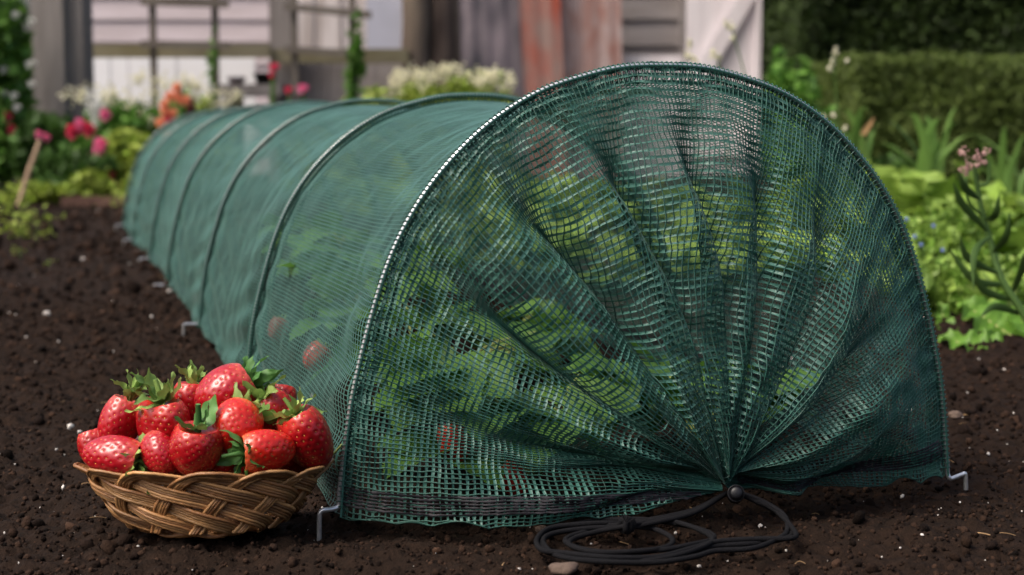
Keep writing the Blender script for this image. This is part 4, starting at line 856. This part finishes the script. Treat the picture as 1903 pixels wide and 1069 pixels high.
mb = MB(); cbox(mb, 90, 1470, -.02, 2.1, 8.32, .08); mb.build('frame_wall', M_TRELLIS, shed)
mb = MB()
for k_, (x0, x1) in enumerate(((556, 584), (585, 598), (599, 634), (636, 664), (665, 682))): cbox(mb, x0, x1, .0, 2.0, 8.05+.01*(k_ % 2), .02)
mb.build('vertical_boards', mat('pale_boards', (.60, .55, .54), .8, .2, noise_scale=4, noise_col=(.40, .35, .33), stretch=(4, 4, .5)), shed)
mb = MB(); cbox(mb, 683, 752, 0, 2.0, 8.02, .03); mb.build('panel', M_BLUEGR, shed)
mb = MB(); cbox(mb, 748, 760, 0, 2.05, 7.98, .08); mb.build('corner_trim', M_BOARDG, shed); mb = MB(); cbox(mb, 1262, 1274, 0, 2.05, 7.9, .06); mb.build('corner_trim', M_BOARDG, shed)
t_ = thing('shed_door', gpd(1340, 7.6), 'white ledged door with a diagonal brace at right of the shed', 'door'); mb = MB()
for k_ in range(5): x0 = 1274+k_*27; cbox(mb, x0, x0+26.9, .02, 1.95, 7.62+.002*(k_ % 2), .022)
mb.build('boards', M_DOOR, t_); mb = MB()
A_, B_ = at(1296, 150, 7.6), at(1390, -10, 7.6); dr = nrm(B_-A_); A_ = A_-dr*.55; B_ = B_+dr*.9; 
box(mb, (A_+B_)/2, (np.linalg.norm(B_-A_)*.62, .02, .075), 0, np.array([dr, FH, np.cross(FH, dr)*-1])); mb.build('brace', M_DOOR, t_)
mb = MB(); cbox(mb, 1403, 1412, .02, 1.95, 7.590, .03); cbox(mb, 1274, 1402, .10, .20, 7.595, .022); cbox(mb, 1274, 1402, 1.70, 1.80, 7.595, .022); mb.build('ledges', M_DOOR, t_)
t_ = thing('dark_doorway', gpd(1430, 7.8), 'dark gap beside the white door, a black box standing for its shade', 'doorway'); mb = MB(); cbox(mb, 1413, 1500, 0, 2.0, 7.75, .3); mb.build('black_shade_box', M_DARK, t_)  # solid box; the shade of the opening is put into its black colour
mb = MB(); cbox(mb, 1490, 1500, 0, 2.0, 7.72, .02); mb.build('jamb', M_TRUNK, t_)
# rail fence
t_ = thing('rail_fence', gpd(430, 7.1), 'mossy rail on a grey post crossing in front of the white sheet', 'fence'); mb = MB()
a0, a1 = colpx(150, 7.1), colpx(505, 7.1); box(mb, cf((a0+a1)/2, 7.1, zpx(96, 7.1)), (a1-a0, .035, .058), 0, CAX)
a0, a1 = colpx(506, 7.13), colpx(760, 7.13); box(mb, cf((a0+a1)/2, 7.13, zpx(105, 7.13)), (a1-a0, .035, .062), 0, CAX)
mb.build('rail', M_RAIL, t_); mb = MB(); cbox(mb, 503, 545, -.02, 1.2, 7.18, .1); mb.build('post', M_TIMBER, t_)
mb = MB(); 
for k_ in range(12): cbox(mb, 546+k_*17, 562+k_*17, 0, zpx(118, 7.3), 7.30+.004*(k_ % 2), .02)
mb.build('palings', M_BOARDG, t_)
t_ = thing('white_sheet', gpd(320, 7.4), 'bright white sheet panel standing below the mossy rail', 'panel'); mb = MB()
for (x0, x1) in ((120, 206), (207, 240), (242, 330), (331, 475)): cbox(mb, x0, x1, 0, zpx(103, 7.4), 7.4+.003*(x0 % 2), .015)
mb.build('sheet', M_PANEL, t_); mb = MB(); cbox(mb, 118, 478, .0, .03, 7.38, .06); mb.build('foot_rail', M_TIMBER, t_)
def trellis(xs, hs, d, ybot, label):
    t_ = thing('trellis', gpd(sum(xs)/len(xs), d), label, 'trellis', 'dark wooden trellises before the shed')
    for x in xs: mb = MB(); cbox(mb, x-6, x+6, 0, 1.3, d, .022); mb.build('upright', M_TRELLIS, t_)
    for (x0, x1, y0, y1) in hs:
        mb = MB(); A_, B_ = at(x0, y0, d-.02), at(x1, y1, d-.02); dr = nrm(B_-A_); box(mb, (A_+B_)/2, (np.linalg.norm(B_-A_), .02, .030), 0, np.array([dr, FH, np.cross(dr, FH)])); mb.build('crossbar', M_TRELLIS, t_)
trellis((287, 402), ((262, 425, 3, 8), (262, 428, 82, 84), (262, 428, -75, -72)), 6.9, 165, 'left trellis with two dark uprights in front of the white sheet')
trellis((549, 656), ((528, 690, 12, 28), (530, 668, 92, 100), (528, 690, -60, -50)), 6.9, 180, 'right trellis with a green climber on its right upright')
b = bush('climbing_vine', 655, 6.8, 46, 10, 420, .045, M_LEAF_M, 'green vine climbing the right trellis upright', 'climbing vine', None, 9, depth=.05)
b = bush('climbing_vine', 398, 6.8, 34, 40, 160, .04, M_LEAF_M, 'thin vine on the left trellis', 'climbing vine', None, 7, depth=.04)
# bench with pots
t_ = thing('bench', gpd(465, 6.7), 'weathered wooden bench seen behind the far hoops', 'bench')
mb = MB(); cbox(mb, 408, 522, zpx(178, 6.7), zpx(157, 6.7), 6.7, .35); mb.build('top', M_TIMBER, t_)
for x in (415, 500): mb = MB(); cbox(mb, x, x+18, 0, zpx(179, 6.7), 6.72, .28); mb.build('leg', M_TIMBER, t_)
def pot(x, yb, wpx, hpx, d, m_, label, cat='pot', name='plant_pot'):
    z0 = zpx(yb, d); z1 = zpx(yb-hpx, d); r_ = wpx/2/FPX*d; mb = MB(); c = cf(colpx(x, d), d+.12, z0+.0015); h_ = z1-z0
    lathe(mb, c, np.array([0, 0, 1.]), RT, FH, [(0, 0), (r_*.72, 0), (r_*.92, h_*.8), (r_*1.02, h_*.8), (r_*1.02, h_), (r_*.9, h_), (r_*.85, h_*.6), (0, h_*.6)], 20); tag(mb.build(name, m_), label, cat)
pot(485, 157, 42, 22, 6.7, M_DARK, 'black pot on the bench')
pot(432, 157, 36, 14, 6.7, M_SLATE, 'low grey pot on the left of the bench')
# leaning corrugated sheets and brown posts
def sheet(x0t, x1t, x0b, x1b, d, m_, label, rib=.076, amp=.0022, ytop=-200, ybot=215):
    n = 90; s = np.linspace(0, 1, n); z = np.linspace(0, 1, 6); A_, B_ = at(x0t, ytop, d+.18), at(x1t, ytop, d+.18); C_, D_ = at(x0b, 560, d), at(x1b, 560, d)
    C_ = gpd(x0b, d); D_ = gpd(x1b, d); wv = np.linalg.norm(D_-C_)
    V = []
    for off in (0, .003):
        for zz in z:
            L0 = C_*(1-zz)+A_*zz; R0 = D_*(1-zz)+B_*zz; V.append(L0+(R0-L0)*s[:, None]+FH*(amp*np.sin(2*PI*s*wv/rib)+off)[:, None])
    V = np.array(V); mb = MB(); mb.add(V[:6], grid_faces(6, n)); mb.add(V[6:], grid_faces(6, n)[:, ::-1]); tag(mb.build('corrugated_sheet', m_), label, 'metal sheet', 'old corrugated sheets leaning on the shed')
sheet(848, 960, 862, 990, 7.45, M_SLATE, 'dark grey corrugated sheet with pale blotches, leftmost of the leaning sheets')
sheet(952, 1030, 985, 1058, 7.40, M_RUST, 'dark red rusty corrugated sheet in the middle of the leaning ones')
sheet(1028, 1150, 1054, 1160, 7.50, M_RUSTP, 'faded pinkish rusty corrugated sheet next to the weatherboards')
t_ = thing('gate_post', gpd(770, 7.2), 'rough grey brown timber post left of the leaning sheets', 'post', ); mb = MB()
P = [gpd(773, 7.2)+[0, 0, z] for z in np.linspace(-.02, 1.5, 16)]; tube(mb, np.array(P)+rng.normal(0, .004, (16, 3)), .062, 14); mb.build('timber', M_TRUNK, t_)
t_ = thing('gate_post', gpd(822, 7.2), 'darker brown timber post touching the dark corrugated sheet', 'post', ); mb = MB()
P = [gpd(820, 7.25)+[0, 0, z] for z in np.linspace(-.02, 1.5, 16)]; tube(mb, np.array(P)+rng.normal(0, .004, (16, 3)), .060, 14); mb.build('timber', mat('dark_post', (.05, .036, .032), .9, .15, noise_scale=5, noise_col=(.12, .09, .075), stretch=(4, 4, .6)), t_)
t_ = tag(None or (lambda mb: (cbox(mb, 1158, 1268, 0, zpx(104, 7.7), 7.7, .03), mb.build('white_plank', M_DOOR))[1])(MB()), 'white plank standing at the foot of the grey weatherboards', 'plank')
# cane, edging, weeds
mb = MB(); tube(mb, spline([at(30, 400, 5.1), at(50, 330, 5.15), at(74, 262, 5.2)], 10), [.009, .009, .009, .008, .008, .008, .008, .007, .007, .007], 9)
tag(mb.build('wooden_stake', M_CANE), 'pale wooden stake leaning right in front of the dark rose bush', 'stake')
mb = MB(); cbox(mb, 108, 250, -.01, .028, 5.1, .03); tag(mb.build('edging_board', M_BROWN), 'short reddish brown edging board at the far end of the soil', 'edging board')
def weed(px, d, n, size, label, seed, m_=M_LEAF_Y, h=.03):
    q = gpd(px, d); t_ = thing('weed_seedling', q, label, 'weed', 'small weeds sprouting on the soil'); pos = q+np.column_stack([rng.normal(0, size, n), rng.normal(0, size, n), np.abs(rng.normal(h*.6, h*.4, n))]); leaf_quads(n, size*.55, m_, 'foliage', t_, pos)
    ms = MB(); tube(ms, [q+[0, 0, -.005], q+[0, 0, h*.5], q+[.002, 0, h]], .0012, 5); ms.build('stem', M_STEM, t_)
weed(35, 3.7, 90, .035, 'tallest tuft of pale green weed on the soil at far left', 1, h=.07)
weed(62, 3.55, 20, .015, 'yellowish weed seedling beside the tall weed tuft', 2)
weed(30, 3.05, 10, .014, 'tiny green weed below the tall tuft at the left edge', 3, h=.015)
weed(82, 2.85, 9, .010, 'tiny two-leaved green weed alone on the soil at left', 4, h=.010)
weed(215, 5.0, 50, .035, 'green weed by the edging board near the far end of the tunnel', 5, h=.06)
# twig poking out between basket and tunnel
mb = MB(); tube(mb, spline([at(600, 858, 1.05), at(618, 845, 1.05), at(636, 826, 1.05)], 8), .0008, 6); tube(mb, spline([at(612, 850, 1.05), at(620, 832, 1.05)], 5), .0007, 6)
tag(mb.build('strawberry_stalk', M_SSTEM), 'pale green fruit stalk poking out between the basket and the net', 'stalk')
